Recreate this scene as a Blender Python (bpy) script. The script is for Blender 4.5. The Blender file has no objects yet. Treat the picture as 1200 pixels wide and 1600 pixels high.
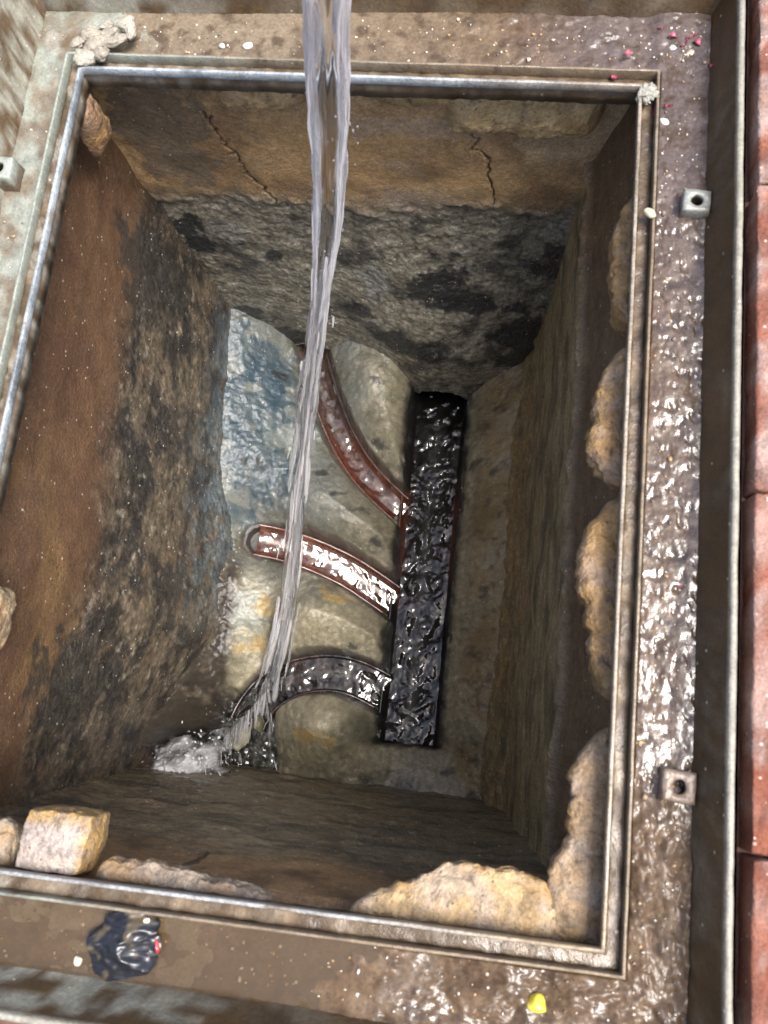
import bpy, bmesh, math
import numpy as np
from mathutils import Matrix

# ------------------------------------------------------------------ camera
SC = bpy.context.scene
COL = SC.collection
FPX = 1367.0
CP = np.array([0.12352210, -0.17820523, 0.57792039])
CR = np.array([[0.9912646315588916, 0.10412225824103342, -0.08095051302618776],
               [-0.08267077151631823, 0.9687750225217998, 0.23375307329484005],
               [-0.10276173294233686, 0.22501891270885138, -0.9689202831843363]])
cam = bpy.data.cameras.new('camera')
cam.sensor_fit = 'VERTICAL'
cam.sensor_height = 6.0
cam.sensor_width = 4.5
cam.lens = FPX / 1600.0 * 6.0
cam.clip_start = 0.01
cam.clip_end = 500.0
cam.dof.use_dof = True
cam.dof.focus_distance = 1.12
cam.dof.aperture_fstop = 2.2
camo = bpy.data.objects.new('camera', cam)
COL.objects.link(camo)
M = Matrix.Identity(4)
for i in range(3):
    M[i][0] = CR[0][i]; M[i][1] = CR[1][i]; M[i][2] = -CR[2][i]; M[i][3] = CP[i]
camo.matrix_world = M
SC.camera = camo

# ------------------------------------------------------------------ light: bright overcast sky above a narrow yard
SUN_EL, SUN_AZ = 66.0, 108.0            # azimuth: clockwise from +y
world = bpy.data.worlds.new('World')
SC.world = world
world.use_nodes = True
wn = world.node_tree.nodes; wl = world.node_tree.links
bg = wn['Background']
sky = wn.new('ShaderNodeTexSky')
sky.sky_type = 'NISHITA'
sky.sun_disc = False
sky.sun_elevation = math.radians(SUN_EL)
sky.sun_rotation = math.radians(SUN_AZ)
sky.air_density = 1.0; sky.dust_density = 5.0
wl.new(sky.outputs[0], bg.inputs[0])
bg.inputs[1].default_value = 0.07
sl = bpy.data.lights.new('sun', 'SUN')
sl.energy = 1.5
sl.angle = math.radians(26)
sl.color = (1.0, 0.99, 0.97)
so = bpy.data.objects.new('sun', sl)
COL.objects.link(so)
e, a = math.radians(SUN_EL), math.radians(SUN_AZ)
d = np.array([math.cos(e) * math.sin(a), math.cos(e) * math.cos(a), math.sin(e)])
from mathutils import Vector
so.rotation_euler = Vector(d).to_track_quat('Z', 'Y').to_euler()
so.location = (0, 0, 3)
SC.view_settings.view_transform = 'Standard'
SC.view_settings.look = 'None'
SC.view_settings.exposure = 1.95
SC.view_settings.gamma = 1.0
SC.view_settings.use_curve_mapping = False
SC.render.engine = 'CYCLES'
SC.cycles.use_denoising = True
SC.cycles.max_bounces = 10
SC.cycles.transparent_max_bounces = 12
SC.cycles.sample_clamp_indirect = 6.0

# ------------------------------------------------------------------ helpers: view rays, noise, mesh building
def at(px, py, z):
    dd = CR.T @ np.array([(px - 600) / FPX, (800 - py) / FPX, 1.0])
    return CP + (z - CP[2]) / dd[2] * dd

def on_y(px, py, y):
    dd = CR.T @ np.array([(px - 600) / FPX, (800 - py) / FPX, 1.0])
    return CP + (y - CP[1]) / dd[1] * dd

def on_x(px, py, x):
    dd = CR.T @ np.array([(px - 600) / FPX, (800 - py) / FPX, 1.0])
    return CP + (x - CP[0]) / dd[0] * dd

RNG = np.random.default_rng(7)
PERM = np.concatenate([RNG.permutation(512)] * 3)
GRAD = RNG.normal(size=(512, 3)); GRAD /= np.linalg.norm(GRAD, axis=1)[:, None]

def pn(x, y, z):
    x, y, z = np.broadcast_arrays(np.asarray(x, float), np.asarray(y, float), np.asarray(z, float))
    xi, yi, zi = np.floor(x).astype(int), np.floor(y).astype(int), np.floor(z).astype(int)
    xf, yf, zf = x - xi, y - yi, z - zi
    xi &= 511; yi &= 511; zi &= 511
    u, v, w = [t * t * t * (t * (t * 6 - 15) + 10) for t in (xf, yf, zf)]
    out = 0
    for dx in (0, 1):
        wx = u if dx else 1 - u
        for dy in (0, 1):
            wy = v if dy else 1 - v
            for dz in (0, 1):
                wz = w if dz else 1 - w
                h = PERM[PERM[PERM[(xi + dx) & 511] + ((yi + dy) & 511)] + ((zi + dz) & 511)]
                g = GRAD[h]
                out = out + wx * wy * wz * (g[..., 0] * (xf - dx) + g[..., 1] * (yf - dy) + g[..., 2] * (zf - dz))
    return out * 1.6

def fbm(x, y, z, scale, octv=4, seed=0.0, gain=0.5, ridged=False):
    x = np.asarray(x, float) / scale + seed * 17.31; y = np.asarray(y, float) / scale + seed * 5.77; z = np.asarray(z, float) / scale - seed * 9.13
    s, amp, tot = 0, 1.0, 0.0
    for _ in range(octv):
        n = pn(x, y, z)
        if ridged: n = 1 - 2 * np.abs(n)
        s = s + amp * n; tot += amp
        amp *= gain; x = x * 2.03 + 11.1; y = y * 2.03 + 3.7; z = z * 2.03 + 7.9
    return s / tot

def sstep(a, b, x):
    t = np.clip((np.asarray(x, float) - a) / (b - a), 0, 1)
    return t * t * (3 - 2 * t)

def mixc(c, col, m):
    m = np.clip(np.asarray(m, float), 0, 1)[..., None]
    return c * (1 - m) + np.array(col) * m

def make(name, V, F, mat, parent=None, col=None, wet=None, smooth=True):
    me = bpy.data.meshes.new(name)
    V = np.asarray(V, np.float32).reshape(-1, 3)
    if isinstance(F, np.ndarray):
        nf, k = F.shape
        me.vertices.add(len(V)); me.vertices.foreach_set('co', V.ravel())
        me.loops.add(nf * k); me.loops.foreach_set('vertex_index', F.astype(np.int32).ravel())
        me.polygons.add(nf)
        me.polygons.foreach_set('loop_start', np.arange(0, nf * k, k, dtype=np.int32))
        me.update(calc_edges=True); me.validate()
    else:
        me.from_pydata(V.tolist(), [], [list(map(int, f)) for f in F]); me.update()
    if smooth:
        me.polygons.foreach_set('use_smooth', np.ones(len(me.polygons), bool))
    if col is not None:
        c = np.ones((len(V), 4), np.float32); c[:, :3] = np.clip(np.asarray(col).reshape(-1, 3), 0, 1)
        me.color_attributes.new('col', 'FLOAT_COLOR', 'POINT').data.foreach_set('color', c.ravel())
    if wet is not None:
        at_ = me.attributes.new('wet', 'FLOAT', 'POINT')
        at_.data.foreach_set('value', np.clip(np.broadcast_to(wet, (len(V),)) if np.ndim(wet) == 0 else np.asarray(wet).ravel(), 0, 1).astype(np.float32))
    if mat: me.materials.append(mat)
    o = bpy.data.objects.new(name, me)
    COL.objects.link(o)
    if parent is not None: o.parent = parent
    return o

def gridf(nu, nv, wrap_u=False, wrap_v=False):
    u = np.arange(nu if wrap_u else nu - 1); v = np.arange(nv if wrap_v else nv - 1)
    U, Vv = np.meshgrid(u, v, indexing='ij')
    a = U * nv + Vv; b = ((U + 1) % nu) * nv + Vv; c = ((U + 1) % nu) * nv + (Vv + 1) % nv; dd = U * nv + (Vv + 1) % nv
    return np.stack([a, b, c, dd], -1).reshape(-1, 4)

def tag(o, label=None, cat=None, group=None, kind=None):
    if label: o['label'] = label
    if cat: o['category'] = cat
    if group: o['group'] = group
    if kind: o['kind'] = kind
    return o

def empty(name, loc=(0, 0, 0)):
    o = bpy.data.objects.new(name, None); o.empty_display_size = .05
    o.location = loc; COL.objects.link(o)
    return o

# ------------------------------------------------------------------ materials
def surf(name, base=None, bumps=((350, .0012), (1100, .0005)), r_dry=.75, r_wet=.25, coat=1.0, coat_r=.08, coat_ior=1.5, metal=0.0,
         var=.45, fleck=0.0, fleck_col=(.55, .5, .42), fleck_scale=330, rvar=.15, spec=.5):
    m = bpy.data.materials.new(name); m.use_nodes = True
    nt = m.node_tree; N = nt.nodes; L = nt.links
    bs = N['Principled BSDF']
    geo = N.new('ShaderNodeNewGeometry')
    pos = geo.outputs['Position']
    def noise(scale, detail=4, rough=.6):
        n = N.new('ShaderNodeTexNoise'); n.inputs['Scale'].default_value = scale; n.inputs['Detail'].default_value = detail
        n.inputs['Roughness'].default_value = rough; L.new(pos, n.inputs['Vector']); return n.outputs['Fac']
    def math_(op, a, b=None, c=None):
        n = N.new('ShaderNodeMath'); n.operation = op
        for i, s in enumerate((a, b, c)):
            if s is None: continue
            if hasattr(s, 'links'): L.new(s, n.inputs[i])
            else: n.inputs[i].default_value = s
        return n.outputs[0]
    if base is None:
        at_ = N.new('ShaderNodeAttribute'); at_.attribute_name = 'col'; c = at_.outputs['Color']
    else:
        rgb = N.new('ShaderNodeRGB'); rgb.outputs[0].default_value = (*base, 1); c = rgb.outputs[0]
    wa = N.new('ShaderNodeAttribute'); wa.attribute_name = 'wet'; wet = wa.outputs['Fac']
    # fine tonal variation: grain of the material
    n1 = noise(420, 5, .65); n2 = noise(60, 4, .6)
    s = math_('ADD', math_('MULTIPLY', math_('SUBTRACT', n1, .5), var * 3.2), math_('MULTIPLY', math_('SUBTRACT', n2, .5), var * 1.6))
    f = math_('MAXIMUM', math_('ADD', s, 1.0), .12)
    mul = N.new('ShaderNodeVectorMath'); mul.operation = 'SCALE'
    L.new(c, mul.inputs[0]); L.new(f, mul.inputs['Scale'])
    outc = mul.outputs[0]
    if fleck > 0:
        vo = N.new('ShaderNodeTexVoronoi'); vo.inputs['Scale'].default_value = fleck_scale; L.new(pos, vo.inputs['Vector'])
        sep = N.new('ShaderNodeSeparateColor'); L.new(vo.outputs['Color'], sep.inputs[0])
        sel = math_('GREATER_THAN', sep.outputs[0], 1 - fleck)
        near = math_('LESS_THAN', vo.outputs['Distance'], .33)
        mk = math_('MULTIPLY', math_('MULTIPLY', sel, near), .75)
        mx = N.new('ShaderNodeMix'); mx.data_type = 'RGBA'
        L.new(mk, mx.inputs[0]); L.new(outc, mx.inputs[6]); mx.inputs[7].default_value = (*fleck_col, 1)
        outc = mx.outputs[2]
    L.new(outc, bs.inputs['Base Color'])
    r = math_('ADD', math_('MULTIPLY', wet, r_wet - r_dry), r_dry)
    r = math_('ADD', r, math_('MULTIPLY', math_('SUBTRACT', n2, .5), rvar))
    r = math_('MINIMUM', math_('MAXIMUM', r, .04), 1.0)
    L.new(r, bs.inputs['Roughness'])
    bs.inputs['Metallic'].default_value = metal
    bs.inputs['Specular IOR Level'].default_value = spec
    # bump
    h = None
    for sc_, amp in bumps:
        t = math_('MULTIPLY', noise(sc_, 3, .55), amp)
        h = t if h is None else math_('ADD', h, t)
    b = N.new('ShaderNodeBump'); b.inputs['Strength'].default_value = 1.0; b.inputs['Distance'].default_value = 1.0
    L.new(h, b.inputs['Height']); L.new(b.outputs[0], bs.inputs['Normal'])
    if coat > 0:
        L.new(math_('MULTIPLY', wet, coat), bs.inputs['Coat Weight'])
        bs.inputs['Coat Roughness'].default_value = coat_r
        bs.inputs['Coat IOR'].default_value = coat_ior
        L.new(b.outputs[0], bs.inputs['Coat Normal'])
    return m

def water_mat(name, tint=(.8, .82, .8), turbid=None, turb_amt=0.0, ior=1.5, rough=.02, bump=None):
    """a film of water: reflects by Fresnel, lets the bed through, a little cloudiness in it"""
    m = bpy.data.materials.new(name); m.use_nodes = True
    nt = m.node_tree; N = nt.nodes; L = nt.links
    N.remove(N['Principled BSDF']); out = N['Material Output']
    tr = N.new('ShaderNodeBsdfTransparent'); tr.inputs[0].default_value = (*tint, 1)
    base = tr.outputs[0]
    if turbid:
        df = N.new('ShaderNodeBsdfDiffuse'); df.inputs[0].default_value = (*turbid, 1)
        m1 = N.new('ShaderNodeMixShader'); m1.inputs[0].default_value = turb_amt
        L.new(base, m1.inputs[1]); L.new(df.outputs[0], m1.inputs[2]); base = m1.outputs[0]
    gl = N.new('ShaderNodeBsdfGlossy'); gl.inputs['Roughness'].default_value = rough
    fr = N.new('ShaderNodeFresnel'); fr.inputs[0].default_value = ior
    if bump:
        geo = N.new('ShaderNodeNewGeometry')
        n = N.new('ShaderNodeTexNoise'); n.inputs['Scale'].default_value = bump[0]; n.inputs['Detail'].default_value = 2
        L.new(geo.outputs['Position'], n.inputs['Vector'])
        b = N.new('ShaderNodeBump'); b.inputs['Distance'].default_value = bump[1]
        L.new(n.outputs['Fac'], b.inputs['Height']); L.new(b.outputs[0], gl.inputs['Normal']); L.new(b.outputs[0], fr.inputs['Normal'])
    m2 = N.new('ShaderNodeMixShader')
    L.new(fr.outputs[0], m2.inputs[0]); L.new(base, m2.inputs[1]); L.new(gl.outputs[0], m2.inputs[2])
    L.new(m2.outputs[0], out.inputs['Surface'])
    return m

def jet_mat(name, white):
    """falling water: clear with the whiteness of the air beaten into it"""
    m = bpy.data.materials.new(name); m.use_nodes = True
    nt = m.node_tree; N = nt.nodes; L = nt.links
    bs = N['Principled BSDF']; out = N['Material Output']
    bs.inputs['Base Color'].default_value = (.96, .97, 1, 1)
    bs.inputs['Transmission Weight'].default_value = 1.0
    bs.inputs['Roughness'].default_value = .06
    bs.inputs['IOR'].default_value = 1.33
    df = N.new('ShaderNodeBsdfDiffuse'); df.inputs[0].default_value = (.95, .93, .93, 1)
    tl = N.new('ShaderNodeBsdfTranslucent'); tl.inputs[0].default_value = (.95, .93, .93, 1)
    m0 = N.new('ShaderNodeMixShader'); m0.inputs[0].default_value = .35
    L.new(df.outputs[0], m0.inputs[1]); L.new(tl.outputs[0], m0.inputs[2])
    mx = N.new('ShaderNodeMixShader')
    at_ = N.new('ShaderNodeAttribute'); at_.attribute_name = 'wet'
    mm = N.new('ShaderNodeMath'); mm.operation = 'MULTIPLY'; mm.inputs[1].default_value = white
    L.new(at_.outputs['Fac'], mm.inputs[0]); L.new(mm.outputs[0], mx.inputs[0])
    L.new(bs.outputs[0], mx.inputs[1]); L.new(m0.outputs[0], mx.inputs[2])
    L.new(mx.outputs[0], out.inputs['Surface'])
    return m

MT = {
    'wall': surf('wet_render', bumps=((300, .0018), (800, .0014)), r_dry=.85, r_wet=.5, coat=1.0, coat_r=.06, coat_ior=1.75, fleck=.02, var=.5, spec=.3),
    'bench': surf('wet_mortar_bench', bumps=((300, .0009), (900, .0006)), r_dry=.7, r_wet=.4, coat=1.0, coat_r=.09, fleck=.02, var=.35),
    'clay': surf('glazed_clay', bumps=((120, .0004), (700, .0001)), r_dry=.45, r_wet=.15, coat=1.0, coat_r=.05, var=.3),
    'mortar': surf('old_mortar', bumps=((150, .0024), (450, .0013)), r_dry=.85, r_wet=.35, coat=.5, coat_r=.2, fleck=.05, fleck_col=(.10, .075, .05), var=.42),
    'lip': surf('zinc_lip', bumps=((300, .0003),), r_dry=.5, r_wet=.3, coat=.3, metal=.1, var=.7),
    'frame': surf('cast_frame', bumps=((260, .0006), (900, .0003)), r_dry=.65, r_wet=.25, coat=.9, coat_r=.12, metal=.15, var=.4, fleck=.012),
    'mud': surf('wet_mud', bumps=((110, .0006), (300, .0003)), r_dry=.75, r_wet=.25, coat=1.0, coat_r=.21, coat_ior=1.8, spec=.25, var=.5, fleck=.008),
    'brick': surf('red_brick', bumps=((180, .0016), (600, .0010)), r_dry=.9, r_wet=.5, coat=.5, coat_r=.2, var=.5, fleck=.06, fleck_col=(.6, .45, .4)),
    'sand': surf('joint_sand', base=(.05, .035, .028), bumps=((300, .002),), var=.6),
    'ground': surf('paved_ground', base=(.16, .08, .06), bumps=((40, .004),), var=.6),
    'plain': surf('debris', bumps=((250, .0002),), r_dry=.6, r_wet=.12, coat=1.0, coat_r=.05, var=.2),
    'water': water_mat('channel_water', (.62, .62, .58), (.16, .155, .14), .03, 1.6, .05),
    'water_clay': water_mat('branch_water', (.85, .82, .78), None, 0, 1.7, .06),
    'puddle': water_mat('silty_puddle', (.75, .68, .58), (.14, .10, .06), .35, 1.5, .02, (90, .0003)),
    'jet': jet_mat('falling_water', .66),
    'spray': jet_mat('spray_water', 1.0),
}

# ------------------------------------------------------------------ ground and brick paving
HOLE = (-.30, .30, -.385, .395)         # the frame's footprint
def ground():
    x0, x1, y0, y1 = HOLE; B = 60.0; z = .012
    V = [(-B, -B, z), (B, -B, z), (B, B, z), (-B, B, z), (x0 + .006, y0 + .006, z), (x1 - .006, y0 + .006, z), (x1 - .006, y1 - .006, z), (x0 + .006, y1 - .006, z)]
    F = [(0, 1, 5, 4), (1, 2, 6, 5), (2, 3, 7, 6), (3, 0, 4, 7)]
    return tag(make('ground', V, F, MT['ground'], smooth=False), kind='structure')
ground()

pave = empty('pavement', (0, 0, .012)); tag(pave, kind='structure')
def brick_mesh(seed, L=.2125, W=.1015, H=.024):
    bm = bmesh.new()
    bmesh.ops.create_cube(bm, size=1)
    bmesh.ops.scale(bm, vec=(W, L, H), verts=bm.verts)
    bmesh.ops.bevel(bm, geom=bm.edges[:], offset=.0022, segments=3, profile=.6, affect='EDGES')
    bmesh.ops.subdivide_edges(bm, edges=[e for e in bm.edges if e.calc_length() > .05], cuts=28, use_grid_fill=True)
    bmesh.ops.subdivide_edges(bm, edges=[e for e in bm.edges if e.calc_length() > .05], cuts=12, use_grid_fill=True)
    me = bpy.data.meshes.new('brick'); bm.to_mesh(me); bm.free()
    n = len(me.vertices); v = np.empty(n * 3, np.float32); me.vertices.foreach_get('co', v); v = v.reshape(-1, 3)
    nn = np.empty(n * 3, np.float32); me.vertex_normals.foreach_get('vector', nn); nn = nn.reshape(-1, 3)
    x, y, z = v.T
    h = fbm(x, y, z, .03, 4, seed) * .0022 + fbm(x, y, z, .008, 3, seed + 4) * .0012 + fbm(x, y, z, .12, 2, seed + 3) * .0015
    chip = np.clip(fbm(x, y, z, .02, 3, seed + 9) - .28, 0, 1) * .010
    edge = np.minimum(W / 2 - np.abs(x), L / 2 - np.abs(y))
    h -= chip * (edge < .012)
    v2 = v + nn * h[:, None]
    me.vertices.foreach_set('co', v2.ravel().astype(np.float32))
    c = np.tile(np.array([.24, .078, .042]), (n, 1))
    c = mixc(c, (.42, .26, .21), sstep(-.12, .28, fbm(x, y, z, .05, 4, seed + 5)) * .9)
    c = mixc(c, (.14, .07, .055), sstep(.05, .5, fbm(x, y, z, .04, 4, seed + 6)) * .8)
    c = mixc(c, (.30, .21, .19), sstep(.010, .022, edge) * sstep(-.3, .3, fbm(x, y, z, .08, 3, seed + 8)) * .75)   # greyed, trodden middle
    c = mixc(c, (.42, .32, .28), sstep(.012, .004, edge) * sstep(.0, .3, fbm(x, y, z, .025, 3, seed + 7)) * .7)
    c = c * .72 * (1 + .5 * fbm(x, y, z, .005, 3, seed + 12) + .5 * fbm(x, y, z, .016, 4, seed + 13))[:, None]
    cc = np.ones((n, 4), np.float32); cc[:, :3] = np.clip(c, 0, 1)
    me.color_attributes.new('col', 'FLOAT_COLOR', 'POINT').data.foreach_set('color', cc.ravel())
    w = me.attributes.new('wet', 'FLOAT', 'POINT'); w.data.foreach_set('value', np.clip(.05 + .8 * fbm(x, y, z, .06, 3, seed + 2), 0, 1).astype(np.float32))
    me.polygons.foreach_set('use_smooth', np.ones(len(me.polygons), bool))
    me.materials.append(MT['brick']); me.update()
    return me
BM = [brick_mesh(11.0 + 3.3 * k) for k in range(5)]
nb = 0
def brick(x, y, rot):
    global nb
    o = bpy.data.objects.new('brick', BM[(nb * 3 + nb // 5) % 5]); nb += 1
    COL.objects.link(o); o.parent = pave
    o.location = (x, y, .0125 + .012 + RNG.uniform(-.0015, .0015) - .012 + .0)
    o.rotation_euler = (RNG.uniform(-.008, .008), RNG.uniform(-.008, .008), rot + RNG.uniform(-.008, .008))
PI = math.pi
for row in range(2):                     # right-hand and left-hand courses run along the frame
    xr = .3455 + row * .106
    off = -.019 if row == 0 else .088
    for k in range(-3, 4):
        brick(xr, off - .1075 + .2150 * k, 0 if (k + row) % 2 else PI)
        brick(-.3485 - row * .106, off - .14 + .2150 * k, 0)
for row in range(2):
    for k in range(-2, 3):
        xx = .02 + k * .215 + row * .1
        if abs(xx) < .30:
            brick(xx, .446 + row * .106, PI / 2); brick(xx - .04, -.4375 - row * .106, PI / 2)

# ------------------------------------------------------------------ the metal frame
frame = tag(empty('manhole_frame', (0, 0, -.02)), 'rusty recessed metal manhole frame around the open pit', 'manhole frame')
frame.location = (0, 0, 0)
LIP = (-.22, .22, -.30, .30)
RIM = (-.27, .27, -.357, .367)

def ring_pts(rect, off, step=.003):
    """loop of points round rect grown by off; same count for every off"""
    x0, x1, y0, y1 = rect
    nx = int((x1 - x0) / step); ny = int((y1 - y0) / step)
    X0, X1, Y0, Y1 = x0 - off, x1 + off, y0 - off, y1 + off
    tx = np.linspace(0, 1, nx, endpoint=False); ty = np.linspace(0, 1, ny, endpoint=False)
    P = np.concatenate([np.c_[X0 + (X1 - X0) * tx, np.full(nx, Y0)], np.c_[np.full(ny, X1), Y0 + (Y1 - Y0) * ty],
                        np.c_[X1 + (X0 - X1) * tx, np.full(nx, Y1)], np.c_[np.full(ny, X0), Y1 + (Y0 - Y1) * ty]])
    return P

def ring(name, rect, prof, mat, colf, wetf, amp=.0004, nscale=.02, seed=0, step=.003, parent=frame, flat=False, tone=.78):
    V = []
    for k, (o, z) in enumerate(prof):
        p = ring_pts(rect, o, step)
        V.append(np.c_[p, np.full(len(p), z)])
    V = np.stack(V, 1)                   # n, k, 3
    n, k = V.shape[:2]
    x, y, z = V[..., 0], V[..., 1], V[..., 2]
    V = V + amp * np.stack([fbm(x, y, z, nscale, 3, seed + 1), fbm(x, y, z, nscale, 3, seed + 2), fbm(x, y, z, nscale, 3, seed + 3)], -1) \
          + .8 * amp * np.stack([fbm(x, y, z, .15, 2, seed + 4), fbm(x, y, z, .15, 2, seed + 5), fbm(x, y, z, .15, 2, seed + 6)], -1)
    idx = np.broadcast_to(np.arange(k), (n, k))
    c = colf(x, y, z, idx); w = wetf(x, y, z, idx)
    F = gridf(n, k, True, True)[:, ::-1]
    c = c * tone * (1 + .35 * fbm(x, y, z, .007, 3, seed + 8) + .3 * fbm(x, y, z, .03, 4, seed + 9))[..., None]
    return make(name, V, F, mat, parent, c.reshape(-1, 3), np.broadcast_to(w, (n, k)).ravel(), smooth=not flat)

def leftness(x, y):                      # drier, greener metal on the left and bottom left
    return np.clip(sstep(.05, -.25, x) + fbm(x, y, 0, .12, 3, 4.4) * .5, 0, 1)

def lip_col(x, y, z, i):
    c = np.zeros(x.shape + (3,)) + (.31, .34, .36)
    c = mixc(c, (.10, .11, .12), sstep(-.05, .35, fbm(x, y, z, .045, 6, 2, .7)) * .8)
    c = mixc(c, (.24, .18, .115), sstep(.0, .25, x) * .8 + sstep(-.25, -.31, y) * .35)
    c = mixc(c, (.13, .09, .05), sstep(.15, .5, fbm(x, y, z, .03, 4, 5)) * .7)
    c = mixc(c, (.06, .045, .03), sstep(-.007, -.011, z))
    return c
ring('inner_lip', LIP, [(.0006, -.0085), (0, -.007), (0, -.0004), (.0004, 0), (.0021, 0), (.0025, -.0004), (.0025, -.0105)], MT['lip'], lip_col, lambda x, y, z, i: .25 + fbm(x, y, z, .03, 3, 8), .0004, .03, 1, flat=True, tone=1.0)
def groove_col(x, y, z, i):
    c = np.zeros(x.shape + (3,)) + (.10, .065, .035)
    c = mixc(c, (.22, .16, .10), sstep(-.1, .4, fbm(x, y, z, .02, 4, 7)))
    c = mixc(c, (.36, .33, .27), leftness(x, y) * sstep(-.15, .25, fbm(x, y, z, .015, 3, 9)) * .8)
    return c
ring('seal_groove', LIP, [(.0024, -.0088), (.005, -.0086), (.0085, -.0084), (.0115, -.0085), (.0129, -.0088), (.0129, -.024), (.0024, -.024)], MT['frame'], groove_col,
     lambda x, y, z, i: .1 + .35 * sstep(.0, .2, x) + .9 * fbm(x, y, z, .02, 3, 3), .0014, .009, 3, .002)
def ridge_col(x, y, z, i):
    c = np.zeros(x.shape + (3,)) + (.23, .17, .11)
    c = mixc(c, (.34, .38, .33), leftness(x, y) * .85)
    c = mixc(c, (.09, .06, .035), sstep(.1, .5, fbm(x, y, z, .02, 4, 17)) * .8)
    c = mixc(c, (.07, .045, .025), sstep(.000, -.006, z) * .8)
    return c
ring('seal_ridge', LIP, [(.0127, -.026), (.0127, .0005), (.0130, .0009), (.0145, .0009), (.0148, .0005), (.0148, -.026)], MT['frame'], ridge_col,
     lambda x, y, z, i: .25 + fbm(x, y, z, .03, 3, 18), .0004, .03, 4, flat=True)

# floor of the frame between ridge and rim (two rectangles bridged)
def tray_surface(nu, ny_step, zf, name, mat, colf, wetf, parent, kind=None):
    A = ring_pts(LIP, .0146, ny_step); nA = len(A)
    x0, x1, y0, y1 = LIP
    B = A.copy()
    # map each inner ring point onto the rim rectangle side by side
    nx = int((x1 - x0) / ny_step); ny = int((y1 - y0) / ny_step)
    o = .002
    X0, X1, Y0, Y1 = RIM[0] - o, RIM[1] + o, RIM[2] - o, RIM[3] + o
    tx = np.linspace(0, 1, nx, endpoint=False); ty = np.linspace(0, 1, ny, endpoint=False)
    B = np.concatenate([np.c_[X0 + (X1 - X0) * tx, np.full(nx, Y0)], np.c_[np.full(ny, X1), Y0 + (Y1 - Y0) * ty],
                        np.c_[X1 + (X0 - X1) * tx, np.full(nx, Y1)], np.c_[np.full(ny, X0), Y1 + (Y0 - Y1) * ty]])
    t = np.linspace(0, 1, nu)
    P = A[:, None, :] * (1 - t[None, :, None]) + B[:, None, :] * t[None, :, None]
    x, y = P[..., 0], P[..., 1]
    T = np.broadcast_to(t, x.shape)
    z = zf(x, y, T)
    V = np.stack([x, y, z], -1)
    ob = make(name, V, gridf(nA, nu, True, False)[:, ::-1], mat, parent, colf(x, y, z).reshape(-1, 3), wetf(x, y, z).ravel())
    if kind: ob['kind'] = kind
    return ob
def tray_z(x, y, t):
    return -.0145 + fbm(x, y, 0, .015, 4, 21) * .0012 + fbm(x, y, 0, .07, 3, 22) * .0015
def tray_col(x, y, z):
    c = np.zeros(x.shape + (3,)) + (.20, .16, .11)
    c = mixc(c, (.34, .38, .33), leftness(x, y) * .8 * sstep(-.25, .2, fbm(x, y, 0, .04, 4, 24)))
    c = mixc(c, (.50, .48, .42), leftness(x, y) * sstep(.1, .45, fbm(x, y, 0, .02, 4, 26)) * .6)
    c = mixc(c, (.14, .085, .045), sstep(.0, .4, fbm(x, y, 0, .03, 4, 25)) * .75)
    return c * .8 * (1 + .4 * fbm(x, y, 0, .008, 4, 28))[..., None]
tray_surface(34, .0022, tray_z, 'tray', MT['frame'], tray_col, lambda x, y, z: .3 + fbm(x, y, 0, .05, 3, 27), frame)

def rim_col(x, y, z, i):
    c = np.zeros(x.shape + (3,)) + (.105, .062, .026)
    c = mixc(c, (.075, .05, .03), sstep(-.05, .4, fbm(x * .5, y * .5, z * 2, .015, 4, 31)) * .8)
    c = mixc(c, (.20, .16, .11), sstep(.1, .5, fbm(x, y, z, .05, 3, 33)) * .7)
    low = sstep(-.28, -.34, y) * sstep(.12, -.1, x)
    c = mixc(c, (.40, .40, .33), (low * .9 + leftness(x, y) * .75) * sstep(-.2, .2, fbm(x, y * 2.5, z * 2, .03, 4, 35)))
    top = (i >= 8) & (i <= 11)
    c = np.where(top[..., None], mixc(c, (.40, .38, .32), .75 + 0 * x), c)
    return c
rim_prof = [(-.003, -.030), (-.001, -.016), (.001, -.010), (.0035, 0), (.006, .008), (.008, .016), (.0098, .023), (.0112, .029), (.0122, .0325), (.0130, .0335), (.0155, .0335), (.0165, .0325),
            (.0175, .020), (.0175, -.03)]
ring('rim', RIM, rim_prof, MT['frame'], rim_col, lambda x, y, z, i: .06 + .8 * fbm(x, y, z, .06, 3, 36), .0007, .025, 6, .0025)

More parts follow.
